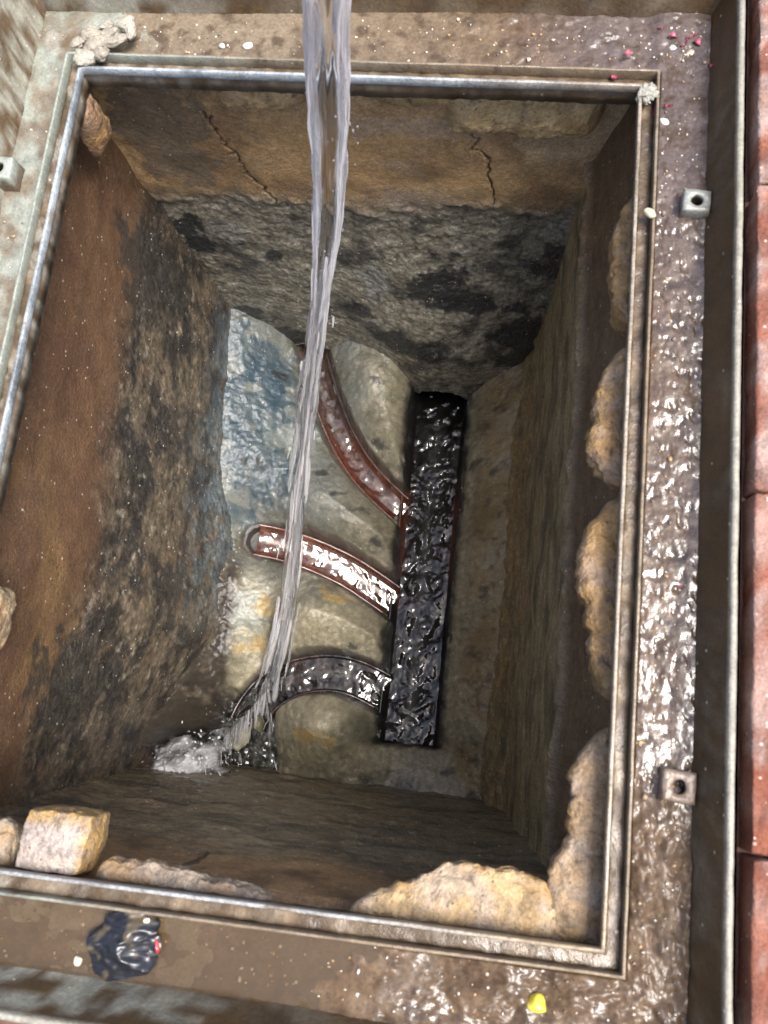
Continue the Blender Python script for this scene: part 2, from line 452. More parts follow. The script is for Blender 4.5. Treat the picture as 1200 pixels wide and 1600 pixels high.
# lugs for the cover bolts
def lug(px, py, sx, sy, rot, tone):
    c = at(px, py, .002)
    bm = bmesh.new()
    n = 24; hs = (sx / 2, sy / 2); r = .0042
    z0, z1 = -.018, .0035
    def sq(k, z, s=1.0, bev=.0):
        ang = 2 * PI * k / n
        ca, sa = math.cos(ang), math.sin(ang)
        m = max(abs(ca), abs(sa))
        q = .82 + .18 * m
        return (ca / m * hs[0] * s * q ** .3, sa / m * hs[1] * s * q ** .3, z)
    rings = [[bm.verts.new(sq(k, z0, 1.06)) for k in range(n)], [bm.verts.new(sq(k, z1 - .002, 1.0)) for k in range(n)], [bm.verts.new(sq(k, z1, .93)) for k in range(n)],
             [bm.verts.new((r * 1.12 * math.cos(2 * PI * k / n), r * 1.12 * math.sin(2 * PI * k / n), z1)) for k in range(n)],
             [bm.verts.new((r * math.cos(2 * PI * k / n), r * math.sin(2 * PI * k / n), z1 - .001)) for k in range(n)],
             [bm.verts.new((r * math.cos(2 * PI * k / n), r * math.sin(2 * PI * k / n), z1 - .013)) for k in range(n)]]
    for a_, b_ in zip(rings, rings[1:]):
        for k in range(n): bm.faces.new((a_[k], a_[(k + 1) % n], b_[(k + 1) % n], b_[k]))
    bm.faces.new(list(reversed(rings[0]))); bm.faces.new(rings[-1])
    bmesh.ops.subdivide_edges(bm, edges=[e_ for e_ in bm.edges if e_.calc_length() > .006], cuts=3, use_grid_fill=True)
    V = np.array([v.co[:] for v in bm.verts]); F = [[v.index for v in f.verts] for f in (bm.verts.index_update() or bm.faces)]
    bm.free()
    cs, sn = math.cos(rot), math.sin(rot)
    x, y, z = V.T
    V = np.c_[cs * x - sn * y + c[0], sn * x + cs * y + c[1], z]
    V += .0009 * np.stack([fbm(*V.T, .008, 3, 41), fbm(*V.T, .008, 3, 42), fbm(*V.T, .008, 3, 43)], -1)
    cc = np.tile(np.array(tone), (len(V), 1)); cc = mixc(cc, (.12, .08, .05), sstep(.0, .4, fbm(*V.T, .012, 4, 44)) * .8 + sstep(0, -.01, V[:, 2]))
    inhole = (np.hypot(x, y) < r * 1.02) & (z < z1 - .003)
    cc[inhole] = (.02, .016, .012)
    o = make('lug', V, F, MT['frame'], frame, cc, .4)
    return o
lug(1089, 314, .0195, .0175, -.06, (.27, .28, .25))
lug(1061, 1229, .0205, .0195, -.05, (.22, .17, .13))
lug(-2, 262, .022, .019, .0, (.30, .33, .29))

# wet mud lying on the tray, thick on the right
def mud_side(x, y):
    right = sstep(.225, .237, x); top = sstep(.305, .318, y); bot = sstep(-.305, -.318, y)
    return right, top, bot
def mud_z(x, y, t):
    right, top, bot = mud_side(x, y)
    h = right * .0075 + top * (1 - right) * (.0055 * sstep(-.22, .12, x) + .001) + bot * (1 - right) * (.001 + .006 * sstep(-.06, .16, x))
    h = h - .0075 * (1 - np.maximum(np.maximum(right, top), bot)) - .004 * sstep(-.20, -.235, x)
    n = fbm(x, y, 0, .018, 3, 51) * .0019 - np.clip(fbm(x, y, 0, .0075, 3, 52) - .05, 0, 1) * .0030 + fbm(x, y, 0, .05, 2, 53) * .002
    prof = sstep(0, .08, t) * (.85 + .4 * t)
    rough = sstep(-.02, .2, x)
    n = n + (fbm(x, y, 0, .013, 4, 58) * .0045 + .001) * sstep(-.17, -.24, y) * sstep(.02, .16, x)
    ends = sstep(.26, .33, y) * right      # a raised crust in the top right corner
    return -.0155 + h * prof + n * (.35 + .75 * rough) + ends * .002
def mud_col(x, y, z):
    right, top, bot = mud_side(x, y)
    c = np.zeros(x.shape + (3,)) + (.105, .066, .038)
    c = mixc(c, (.17, .12, .078), sstep(.0, .4, fbm(x, y, 0, .025, 4, 55)) * .7)
    c = mixc(c, (.105, .082, .078), sstep(.10, .26, y) * sstep(.1, .2, x) * .9)
    c = mixc(c, (.20, .16, .11), top * sstep(.16, -.1, x) * .8)
    c = mixc(c, (.05, .030, .017), sstep(-.05, .4, fbm(x, y, 0, .012, 4, 56)) * .75)
    return c * .9
def mud_wet(x, y, z):
    right, top, bot = mud_side(x, y)
    w = right * sstep(.27, .12, y) * (.14 + .9 * sstep(-.25, -.16, y)) + bot * .12 + top * .15 + fbm(x, y, 0, .03, 3, 57) * (.25 + .5 * bot)
    return w
tag(tray_surface(60, .0013, mud_z, 'mud', MT['mud'], mud_col, mud_wet, None), 'wet lumpy brown mud lying in the tray of the frame', 'mud', kind='stuff')

# ------------------------------------------------------------------ the brick-built, rendered chamber
pit = tag(empty('inspection_chamber', (0, 0, -.66)), 'deep rectangular drain chamber with dirty rendered walls', 'inspection chamber')
pit.location = (0, 0, 0)

def crack_field(P, lines):
    """distance to polylines in the wall's own 2-D coordinates"""
    out = np.full(P.shape[:-1], 9.0)
    for ln in lines:
        ln = np.asarray(ln)
        for p, q in zip(ln, ln[1:]):
            dd = q - p; t = np.clip(((P - p) @ dd) / (dd @ dd), 0, 1)
            out = np.minimum(out, np.linalg.norm(P - p - t[..., None] * dd, axis=-1))
    return out

def jag(pts, seed, amp=.0055, n=9):
    pts = np.asarray(pts, float); r = np.random.default_rng(seed)
    out = []
    for p, q in zip(pts, pts[1:]):
        for k in range(n):
            out.append(p + (q - p) * k / n + r.normal(size=2) * amp * (0 if k == 0 and not out else 1) * .5)
    out.append(pts[-1])
    return out

def spot(P, px, py, plane, val, rx, rz, seed, thr=.0, hard=.25):
    """a stain with a ragged border round the place seen at px,py on a wall"""
    w = on_y(px, py, val) if plane == 'y' else on_x(px, py, val)
    u0 = w[0] if plane == 'y' else w[1]
    r = np.hypot((P[..., 0] - u0) / rx, (P[..., 1] - w[2]) / rz)
    n = fbm(P[..., 0], P[..., 1], 0, .03, 5, seed, .62)
    return sstep(0, hard, 1 - r + n * .95 - thr)

# --- back wall, x across, z up
def back_wall():
    xs = np.arange(-.30, .285, .0013); zs = np.arange(-.68, -.016, .0014)
    X, Z = np.meshgrid(xs, zs, indexing='ij'); P = np.stack([X, Z], -1)
    yb = np.interp(X, [-.30, -.25, -.13, -.07, .0, .03, .10, .14, .2], [.335, .335, .325, .318, .285, .272, .272, .287, .295])
    t = sstep(-.22, -.60, Z)
    ledge = -.24 + .022 * fbm(X, 0, 0, .12, 3, 60)
    up = sstep(-.012, .018, Z - ledge)                        # smooth ochre render above
    Y = .338 - t * (.338 - yb) + (1 - up) * .003
    rough = 1 - up
    Y = Y - fbm(X, 0, Z, .09, 3, 61) * .007 - rough * (fbm(X, .0, Z, .022, 5, 62, .62) * .0034 + fbm(X, 0, Z, .008, 3, 63, ridged=True) * .0012) \
        - up * (fbm(X, 0, Z, .03, 4, 64) * .0016)
    Y = Y - .004 * np.exp(-((Z - ledge) / .008) ** 2) * sstep(-.2, .2, fbm(X, 0, Z, .03, 3, 65))
    q = lambda a: [on_y(x_, y_, .335)[[0, 2]] for x_, y_ in a]
    cr = [jag(q([(742, 188), (738, 215), (765, 262), (770, 325)]), 1), jag(q([(318, 178), (345, 220), (375, 255), (400, 292), (450, 330)]), 2)]
    dcr = crack_field(P, cr)
    wid = .0008 + .0009 * fbm(X, 0, Z, .02, 2, 66)
    ck = sstep(1.6, .4, dcr / wid)
    Y = Y + ck * .005
    # colour
    c = np.zeros(X.shape + (3,)) + (.19, .17, .125)
    c = mixc(c, (.30, .275, .225), sstep(.0, .45, fbm(X, 0, Z, .03, 5, 70, .65)) * .85)
    c = mixc(c, (.018, .018, .017), sstep(.0, .4, fbm(X, 0, Z, .05, 5, 71, .6)) * .85)
    och = mixc(np.zeros(X.shape + (3,)) + (.48, .31, .145), (.29, .18, .085), sstep(-.1, .4, fbm(X, 0, Z, .06, 4, 72)))
    och = mixc(och, (.30, .22, .14), sstep(.1, .5, fbm(X, 0, Z, .04, 5, 73)) * .7)
    upc = np.clip(up * sstep(-.02, .055, Z - ledge + .05 * fbm(X, 0, Z, .05, 4, 67)) + .25 * up, 0, 1)
    c = c * (1 - upc[..., None]) + och * upc[..., None]
    c = mixc(c, (.14, .12, .085), spot(P, 250, 200, 'y', .335, .055, .10, 74) * .75)          # grey slab, upper left
    c = mixc(c, (.46, .33, .19), spot(P, 890, 220, 'y', .335, .075, .055, 75, .15) * .85)
    c = mixc(c, (.44, .32, .20), spot(P, 640, 205, 'y', .335, .09, .02, 76, .2) * .8)
    c = mixc(c, (.26, .21, .16), spot(P, 640, 320, 'y', .335, .06, .045, 77, .4) * .6)
    for px, py, rx, rz, sd in ((690, 450, .055, .06, 80), (820, 520, .05, .08, 81), (740, 470, .04, .03, 78), (380, 520, .05, .05, 79), (425, 425, .016, .02, 82), (870, 430, .035, .04, 83), (560, 490, .03, .025, 84), (640, 520, .07, .03, 85), (300, 400, .03, .06, 86), (460, 540, .05, .03, 87)):
        c = mixc(c, (.012, .013, .013), spot(P, px, py, 'y', .315, rx, rz, sd, .15) * .95)
    c = mixc(c, (.22, .215, .19), spot(P, 350, 380, 'y', .325, .07, .05, 88, .45) * .7)
    c = mixc(c, (.20, .20, .185), spot(P, 590, 440, 'y', .325, .05, .06, 89, .45) * .7)
    c = c * np.maximum(.15, 1 + (.4 + .7 * rough) * fbm(X, 0, Z, .0055, 3, 92) + .8 * rough * fbm(X * .6, 0, Z, .011, 4, 93))[..., None]
    c = mixc(c, (.02, .014, .01), ck * .9)
    wet = .42 + .35 * rough + fbm(X, 0, Z, .05, 3, 90) * .5
    # mouths of the two pipes that come through this wall
    V = np.stack([X, Y, Z], -1)
    F = gridf(len(xs), len(zs))
    fx = X.ravel()[F].mean(1); fz = Z.ravel()[F].mean(1)
    jit = fbm(fx, 0, fz, .012, 3, 91) * .004
    h1 = (np.hypot((fx - .0605) / .043, np.maximum(fz + .632, 0) / .040) < 1 + jit * 20) & (fz < -.5)
    w1 = at(486, 555, -.58)
    h2 = (np.hypot((fx - w1[0]) / .034, np.maximum(fz + .610, 0) / .034) < 1 + jit * 20) & (fz < -.5)
    F = F[~(h1 | h2)]
    o = make('wall', V, F[:, ::-1], MT['wall'], pit, c.reshape(-1, 3), wet.ravel())
    o['label'] = 'back wall, ochre render above and black mould below'
back_wall()

# --- left wall, y across, z up
def left_wall():
    ys = np.arange(-.33, .36, .0017); zs = np.arange(-.68, -.016, .0017)
    Y, Z = np.meshgrid(ys, zs, indexing='ij'); P = np.stack([Y, Z], -1)
    xb = np.interp(Y, [-.33, -.28, -.2, -.1, .33], [-.264, -.260, -.236, -.195, -.225])
    t = np.clip((-.06 - Z) / .5, 0, 1.1)
    X = -.262 * (1 - t) + xb * t
    n = fbm(Y, 0, Z, .07, 4, 101)
    lim = -.215 - .16 * sstep(.1, .32, Y) * 0 + .05 * n + .03 * sstep(-.1, -.3, Y)
    rough = sstep(.02, -.05, Z - lim)
    X = X + fbm(Y, 0, Z, .1, 3, 102) * .006 + rough * (fbm(Y, 0, Z, .02, 5, 103, .62) * .0034 + fbm(Y, 0, Z, .007, 3, 104, ridged=True) * .0013 - .001) + (1 - rough) * fbm(Y, 0, Z, .025, 4, 105) * .0012
    q = lambda a: [on_x(x_, y_, -.25)[[1, 2]] for x_, y_ in a]
    c = np.zeros(Y.shape + (3,)) + (.115, .062, .031)
    c = mixc(c, (.085, .042, .022), sstep(-.05, .4, fbm(Y, 0, Z, .07, 4, 106)) * .8)
    c = mixc(c, (.17, .10, .04), sstep(.0, .4, fbm(Y * .6, 0, Z * 1.5, .08, 4, 107)) * sstep(.12, -.1, Y) * .8)
    rc = mixc(np.zeros(Y.shape + (3,)) + (.105, .080, .052), (.018, .016, .014), sstep(-.18, .15, fbm(Y, 0, Z, .055, 5, 108, .62)) * .93)
    rc = mixc(rc, (.24, .205, .155), sstep(.12, .45, fbm(Y, 0, Z, .016, 5, 109, .65)) * .8)
    rc = mixc(rc, (.13, .085, .05), sstep(.1, .5, fbm(Y, 0, Z, .06, 4, 110)) * .7)
    c = c * (1 - rough[..., None]) + rc * rough[..., None]
    c = mixc(c, (.025, .022, .018), spot(P, 120, 1060, 'x', -.245, .08, .10, 111, .2) * .85)
    c = mixc(c, (.03, .026, .022), spot(P, 240, 420, 'x', -.245, .10, .12, 112, .25) * .85)
    c = mixc(c, (.10, .125, .135), sstep(-.40, -.52, Z + .04 * fbm(Y, 0, Z, .04, 3, 117)) * sstep(-.35, .15, fbm(Y, 0, Z, .03, 4, 113)) * sstep(-.12, .0, Y) * .85)
    c = c * np.maximum(.15, 1 + (.2 + .9 * rough) * fbm(Y, 0, Z, .0055, 3, 115) + .8 * rough * fbm(Y, 0, Z, .011, 4, 116))[..., None]
    wet = .35 + .45 * rough + fbm(Y, 0, Z, .05, 3, 114) * .4 + .3 * sstep(-.1, -.28, Y)
    o = make('wall', np.stack([X, Y, Z], -1), gridf(len(ys), len(zs)), MT['wall'], pit, c.reshape(-1, 3), wet.ravel())
    o['label'] = 'left wall, smooth rusty brown above and gritty dark below'
left_wall()

# --- right wall
def right_wall():
    ys = np.arange(-.33, .36, .002); zs = np.arange(-.68, -.016, .0019)
    Y, Z = np.meshgrid(ys, zs, indexing='ij'); P = np.stack([Y, Z], -1)
    st = -.15 + .012 * fbm(Y, 0, 0, .12, 2, 120)
    low = sstep(.004, -.004, Z - st)
    t = np.clip((-.15 - Z) / .42, 0, 1)
    X = .236 - .030 * np.clip((-.02 - Z) / .13, 0, 1) - low * (t * .028 + .016 * sstep(.75, 1., t))
    X = X - .006 * np.exp(-((Z - st + .004) / .007) ** 2) * (1 + 1.2 * fbm(Y, 0, Z, .02, 4, 121))
    X = X - fbm(Y, 0, Z, .1, 3, 122) * .005 - low * (fbm(Y * .6, 0, Z, .02, 5, 123) * .0035 + sstep(-.38, -.5, Z) * fbm(Y, 0, Z, .012, 4, 124) * .004)
    c = np.zeros(Y.shape + (3,)) + (.13, .078, .036)
    lc = mixc(np.zeros(Y.shape + (3,)) + (.30, .235, .12), (.12, .098, .052), sstep(-.1, .35, fbm(Y * .5, 0, Z * 1.2, .04, 5, 125)))
    lc = mixc(lc, (.20, .145, .075), sstep(-.33, -.50, Z) * sstep(-.25, .25, fbm(Y, 0, Z, .03, 5, 126)) * .85)
    lc = mixc(lc, (.26, .165, .06), sstep(.05, .4, fbm(Y * .4, 0, Z * 2.0, .03, 4, 127)) * .75)
    lc = mixc(lc, (.28, .19, .08), sstep(-.40, -.53, Z) * sstep(-.2, .3, fbm(Y, 0, Z, .02, 5, 132)) * .7)
    c = c * (1 - low[..., None]) + lc * low[..., None]
    c = mixc(c, (.19, .12, .055), np.exp(-((Z - st + .002) / .006) ** 2) * sstep(-.3, .2, fbm(Y, 0, Z, .03, 4, 128)))
    c = c * (1 + .45 * fbm(Y, 0, Z, .006, 3, 130) + .5 * fbm(Y * .35, 0, Z, .010, 4, 131))[..., None]
    wet = .4 + fbm(Y, 0, Z, .04, 3, 129) * .5 + .5 * np.exp(-((Z - st) / .008) ** 2)
    o = make('wall', np.stack([X, Y, Z], -1), gridf(len(ys), len(zs))[:, ::-1], MT['wall'], pit, c.reshape(-1, 3), wet.ravel())
    o['label'] = 'right wall, dark olive brown with a wet ridge along it'
right_wall()

# --- front wall
def front_wall():
    xs = np.arange(-.30, .285, .0018); zs = np.arange(-.68, -.016, .0018)
    X, Z = np.meshgrid(xs, zs, indexing='ij')
    t = np.clip((-.03 - Z) / .54, 0, 1.2)
    Y = -.300 + .032 * t + .012 * sstep(.10, .2, X) * (1 - t)
    Y = Y - .022 * sstep(-.047, -.024, Z)
    lim = -.13 + .05 * fbm(X, 0, Z, .09, 4, 140) - .25 * sstep(-.05, -.2, X) * 0
    rough = sstep(.03, -.05, Z - lim)
    Y = Y + fbm(X, 0, Z, .1, 3, 141) * .004 + rough * (fbm(X * .5, 0, Z, .012, 5, 142) * .0045) + fbm(X, 0, Z, .025, 3, 143) * .001
    c = np.zeros(X.shape + (3,)) + (.30, .175, .08)
    c = mixc(c, (.085, .05, .026), sstep(-.05, .4, fbm(X, 0, Z, .05, 4, 144)) * .8)
    rc = mixc(np.zeros(X.shape + (3,)) + (.18, .135, .078), (.05, .042, .028), sstep(-.1, .35, fbm(X * .4, 0, Z * 1.5, .03, 5, 145)) * .9)
    rc = mixc(rc, (.15, .12, .075), sstep(.1, .5, fbm(X * .6, 0, Z * 1.6, .02, 5, 146)) * .6)
    c = c * (1 - rough[..., None]) + rc * rough[..., None]
    c = c * (1 + .4 * fbm(X, 0, Z, .006, 3, 148) + .6 * rough * fbm(X * .35, 0, Z, .008, 4, 149))[..., None]
    wet = .45 + .4 * rough + fbm(X, 0, Z, .05, 3, 147) * .4
    o = make('wall', np.stack([X, Y, Z], -1), gridf(len(xs), len(zs)), MT['wall'], pit, c.reshape(-1, 3), wet.ravel())
    o['label'] = 'front wall, wet and streaked, brown near its top'
front_wall()

# ------------------------------------------------------------------ benching, channels and the water in them
MAIN_X, MAIN_R, MAIN_Z = .0605, .0430, -.630
def poly(pts, z, n=90):
    """smooth path through places seen in the picture, on the level z (or a level per point)"""
    Q = np.array([at(p[0], p[1], (p[2] if len(p) > 2 else z)) for p in pts])
    t = np.r_[0, np.cumsum(np.linalg.norm(np.diff(Q, axis=0), axis=1))]
    tt = np.linspace(0, t[-1], n)
    out = np.stack([np.interp(tt, t, Q[:, k]) for k in range(3)], 1)
    for _ in range(60):                   # relax the corners
        out[1:-1] = .5 * out[1:-1] + .25 * (out[:-2] + out[2:])
    return out
B1 = poly([(484, 500, -.604), (492, 560, -.608), (510, 625, -.617), (535, 690, -.626), (570, 745, -.633), (622, 795, -.640), (660, 825, -.650)], None)
B2 = poly([(408, 846, -.591), (418, 848, -.593), (445, 853, -.599), (490, 868, -.609), (545, 893, -.622), (600, 930, -.635), (640, 960, -.645)], None)
B3 = poly([(378, 1175, -.626), (388, 1125, -.626), (415, 1085, -.627), (455, 1060, -.629), (505, 1050, -.631), (550, 1055, -.634), (595, 1078, -.639), (630, 1100, -.646)], None)
BR = [(B1, .0185), (B2, .0210), (B3, .0230)]

def near(path, X, Y):
    """distance to a path in plan and the path's level there"""
    best = np.full(X.shape, 9.0); zz = np.zeros(X.shape); side = np.zeros(X.shape)
    for p, q in zip(path, path[1:]):
        dx, dy = q[0] - p[0], q[1] - p[1]; L2 = dx * dx + dy * dy + 1e-12
        t = np.clip(((X - p[0]) * dx + (Y - p[1]) * dy) / L2, 0, 1)
        dd = np.hypot(X - p[0] - t * dx, Y - p[1] - t * dy)
        m = dd < best
        best = np.where(m, dd, best); zz = np.where(m, p[2] + t * (q[2] - p[2]), zz)
        side = np.where(m, np.sign(dx * (Y - p[1]) - dy * (X - p[0])), side)
    return best, zz, side

CTRL = [(375, 500, -.50), (365, 620, -.51), (360, 750, -.52), (345, 900, -.535), (335, 1050, -.545), (320, 1130, -.565), (270, 1050, -.50), (240, 1140, -.49), (200, 1185, -.49), (262, 1180, -.555),
        (300, 600, -.50), (270, 900, -.535),
        (440, 565, -.548), (450, 700, -.560), (410, 700, -.53), (420, 770, -.545), (430, 930, -.555), (395, 1010, -.565), (380, 800, -.54),
        (520, 780, -.512), (565, 820, -.530), (480, 785, -.515), (480, 960, -.508), (550, 985, -.525), (490, 1140, -.490), (500, 1195, -.565), (575, 1125, -.550), (540, 1125, -.505),
        (590, 640, -.530), (612, 705, -.560), (572, 590, -.52), (545, 560, -.53),
        (745, 640, -.585), (775, 650, -.555), (735, 800, -.598), (775, 800, -.555), (722, 1000, -.600), (768, 1000, -.555), (760, 1150, -.560), (715, 1185, -.600),
        (480, 1225, -.600), (600, 1220, -.602), (690, 1225, -.598), (760, 1245, -.575), (850, 900, -.50), (850, 600, -.5), (560, 1300, -.60), (250, 1300, -.61)]
CQ = np.array([at(*c_) for c_ in CTRL])
Dm = np.linalg.norm(CQ[:, None, :2] - CQ[None, :, :2], axis=-1)
phi = lambda r: np.sqrt(r * r + .015 ** 2)
A_ = np.block([[phi(Dm), np.ones((len(CQ), 1))], [np.ones((1, len(CQ))), np.zeros((1, 1))]])
WQ = np.linalg.solve(A_ - np.diag(np.r_[np.full(len(CQ), .0004), 0]), np.r_[CQ[:, 2], 0])

POOL = np.array([at(*p, -.625)[:2] for p in [(235, 1195), (340, 1140), (372, 1085), (430, 1105), (432, 1190), (420, 1228), (235, 1236)]])
def inpoly(X, Y, poly_):
    """signed distance to a closed polygon, positive inside"""
    best = np.full(X.shape, 9.0); ins = np.zeros(X.shape, bool)
    for p, q in zip(poly_, np.roll(poly_, -1, 0)):
        dd = q - p; t = np.clip(((X - p[0]) * dd[0] + (Y - p[1]) * dd[1]) / (dd @ dd), 0, 1)
        best = np.minimum(best, np.hypot(X - p[0] - t * dd[0], Y - p[1] - t * dd[1]))
        cr_ = ((p[1] > Y) != (q[1] > Y)) & (X < (q[0] - p[0]) * (Y - p[1]) / (q[1] - p[1] + 1e-12) + p[0])
        ins ^= cr_
    return np.where(ins, best, -best)

def benching():
    xs = np.arange(-.285, .235, .0014); ys = np.arange(-.32, .352, .0015)
    X, Y = np.meshgrid(xs, ys, indexing='ij')
    H = np.full(X.shape, WQ[-1])
    for q, w in zip(CQ, WQ[:-1]): H = H + w * phi(np.hypot(X - q[0], Y - q[1]))
    dm = np.where((Y > -.214), np.abs(X - MAIN_X), np.hypot(np.maximum(np.abs(X - MAIN_X), 0), 0) * 0 + np.hypot(np.maximum(np.abs(X - MAIN_X) - MAIN_R, 0), -.214 - Y) + MAIN_R)
    wob = fbm(X, Y, 0, .035, 3, 201) * .0025
    ds = [near(p, X, Y) for p, _ in BR]
    ds[1] = (ds[1][0] + wob * .6, ds[1][1], ds[1][2])
    # rounded shoulders beside every trough
    sh = np.exp(-np.maximum(dm - MAIN_R, 0) / .018) * .030
    for (dd, zz, sd), (p, w) in zip(ds, BR):
        sh = np.maximum(sh, np.exp(-(np.maximum(dd - w - .006, 0) / .030) ** 1.5) * .040)
    B = H - sh
    rough = fbm(X, Y, 0, .03, 5, 202, .6) * .005 + fbm(X, Y, 0, .008, 3, 203) * .0022 + fbm(X, Y, 0, .09, 2, 204) * .004
    blue = np.clip(sstep(-.10, -.135, X) * sstep(.02, .10, Y) , 0, 1)
    rough = rough + blue * fbm(X, Y, 0, .014, 4, 205, ridged=True) * .003
    lw = sstep(-.172, -.195, X) * sstep(.06, -.02, Y)
    rough = rough + lw * (fbm(X, Y, 0, .022, 5, 226, .6) * .010 + fbm(X, Y, 0, .008, 3, 227, ridged=True) * .0022)
    B = B + rough * sstep(0, .02, np.minimum.reduce([dm - MAIN_R] + [d_[0] - w for d_, (p, w) in zip(ds, BR)]) + .006)
    Z = B
    for (dd, zz, sd), (p, w) in zip(ds, BR):
        led = sstep(w - .0045, w - .0015, dd + wob * .8 + .0042 * np.clip(fbm(X, Y, 0, .014, 3, 222), 0, 1))
        tr = zz - .008 + .0145 * led + fbm(X, Y, 0, .02, 2, 206) * .001
        t = sstep(w + .0005, w + .0085, dd + wob * .5 + .002 * fbm(X, Y, 0, .016, 3, 208))
        Z = np.minimum(Z, tr * (1 - t) + Z * t)
    pd = inpoly(X, Y, POOL) + wob
    t = sstep(.004, -.010, pd)
    Z = np.minimum(Z, (-.640 + fbm(X, Y, 0, .02, 3, 207) * .006) * (1 - t) + Z * t)
    t = sstep(MAIN_R - .0095, MAIN_R - .002, dm + wob * .9 + .002 * fbm(X, Y, 0, .012, 3, 221))
    Z = np.minimum(Z, (-.683) * (1 - t) + Z * t)
    # ---- colour of the mortar, with some blue sky reflection painted in at the left
    n1 = fbm(X, Y, 0, .04, 5, 210); n2 = fbm(X, Y, 0, .015, 5, 211)
    c = np.zeros(X.shape + (3,)) + (.32, .28, .185)
    c = mixc(c, (.15, .14, .095), sstep(-.05, .4, n1) * .8)
    c = mixc(c, (.46, .40, .28), sstep(.05, .45, n2) * .7)
    n3 = fbm(X, Y, 0, .006, 3, 209)
    c = c * (1 + .5 * n3 + .25 * fbm(X * 2.2, Y * .8, 0, .012, 4, 208))[..., None]
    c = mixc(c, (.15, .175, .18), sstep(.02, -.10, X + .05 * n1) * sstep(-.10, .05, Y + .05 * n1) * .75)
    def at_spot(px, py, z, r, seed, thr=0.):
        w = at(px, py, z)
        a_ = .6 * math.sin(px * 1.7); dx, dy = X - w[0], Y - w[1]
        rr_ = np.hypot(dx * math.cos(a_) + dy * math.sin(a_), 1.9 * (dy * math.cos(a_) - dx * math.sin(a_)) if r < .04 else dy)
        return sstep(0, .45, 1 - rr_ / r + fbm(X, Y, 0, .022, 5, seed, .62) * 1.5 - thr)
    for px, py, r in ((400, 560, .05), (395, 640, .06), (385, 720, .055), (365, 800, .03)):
        c = mixc(c, (.035, .066, .090), at_spot(px, py, -.53, r, 212, -.1) * (.75 + .6 * n2))  # blue-grey wet mortar, part of its blue a sky reflection put into the colour
    c = mixc(c, (.20, .225, .21), at_spot(450, 680, -.56, .05, 213, .3) * .7)
    c = mixc(c, (.16, .19, .19), at_spot(350, 850, -.54, .05, 214, .1) * .6)
    c = mixc(c, (.20, .22, .19), at_spot(375, 960, -.55, .045, 215, .15) * .7)
    for px, py, r in ((420, 950, .035), (520, 930, .03), (490, 1150, .035), (385, 1010, .03)):
        c = mixc(c, (.42, .28, .10), at_spot(px, py, -.555, r, 216, .3) * .75)
    for px, py, r in ((570, 800, .036), (500, 740, .028), (540, 780, .02), (400, 520, .02), (345, 700, .02), (550, 1010, .012), (590, 690, .02), (430, 1000, .012), (700, 1210, .018), (745, 1215, .014), (740, 720, .022), (420, 740, .024), (470, 600, .018), (590, 850, .016), (440, 590, .02), (590, 760, .02), (395, 735, .015), (345, 1000, .02), (620, 720, .016), (590, 610, .02)):
        c = mixc(c, (.035, .038, .038), at_spot(px, py, -.57, r, 217, .35) * .85)
    drk = sstep(-.172, -.190, X + .01 * n1) * sstep(.06, -.02, Y)
    c = mixc(c, (.038, .029, .021), drk * .95); c = mixc(c, (.015, .014, .013), drk * sstep(-.1, .3, n1) * .8); c = mixc(c, (.17, .135, .095), drk * sstep(.1, .45, n2) * .7)
    right = sstep(.11, .135, X)
    c = mixc(c, (.30, .215, .10), right * .85 * sstep(-.4, .2, n1)); c = mixc(c, (.06, .05, .035), right * sstep(.0, .4, n2) * .8)
    low = sstep(-.238, -.268, Y)
    c = mixc(c, (.05, .05, .042), low * sstep(-.05, .35, fbm(X, Y, 0, .025, 5, 218)) * .8)
    # slime at the water line of the troughs
    sl_ = sstep(MAIN_R + .006, MAIN_R - .002, dm + wob + fbm(X, Y, 0, .012, 3, 219) * .005)
    c = mixc(c, (.018, .017, .016), sl_ * .95)
    for k, ((dd, zz, sd), (p, w)) in enumerate(zip(ds, BR)):
        tin = sstep(w + .007, w + .001, dd)
        c = mixc(c, [(.17, .17, .14), (.045, .034, .026), (.02, .02, .02)][k], tin * (.6 if k < 1 else .95))
        if k < 2: c = mixc(c, (.03, .022, .018), sstep(.008, .0, np.abs(dd - w - .001)) * sstep(-.2, .2, fbm(X, Y, 0, .014, 4, 220 + k)) * .9)
    fl = np.maximum.reduce([np.exp(-((d_[0] - w - .010) / .009) ** 2) for d_, (p, w) in zip(ds[:2], BR[:2])])
    c = mixc(c, (.11, .10, .065), fl * sstep(-.4, .2, n1) * .7)
    c = mixc(c, (.07, .065, .05), sstep(-.002, .006, pd) * .9)
    c = c * .86
    wet = .8 + .35 * blue + fbm(X, Y, 0, .04, 3, 225) * .5 + .3 * low + .4 * drk
    V = np.stack([X, Y, Z], -1)
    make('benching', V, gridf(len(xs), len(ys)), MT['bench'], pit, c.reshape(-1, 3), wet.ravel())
benching()

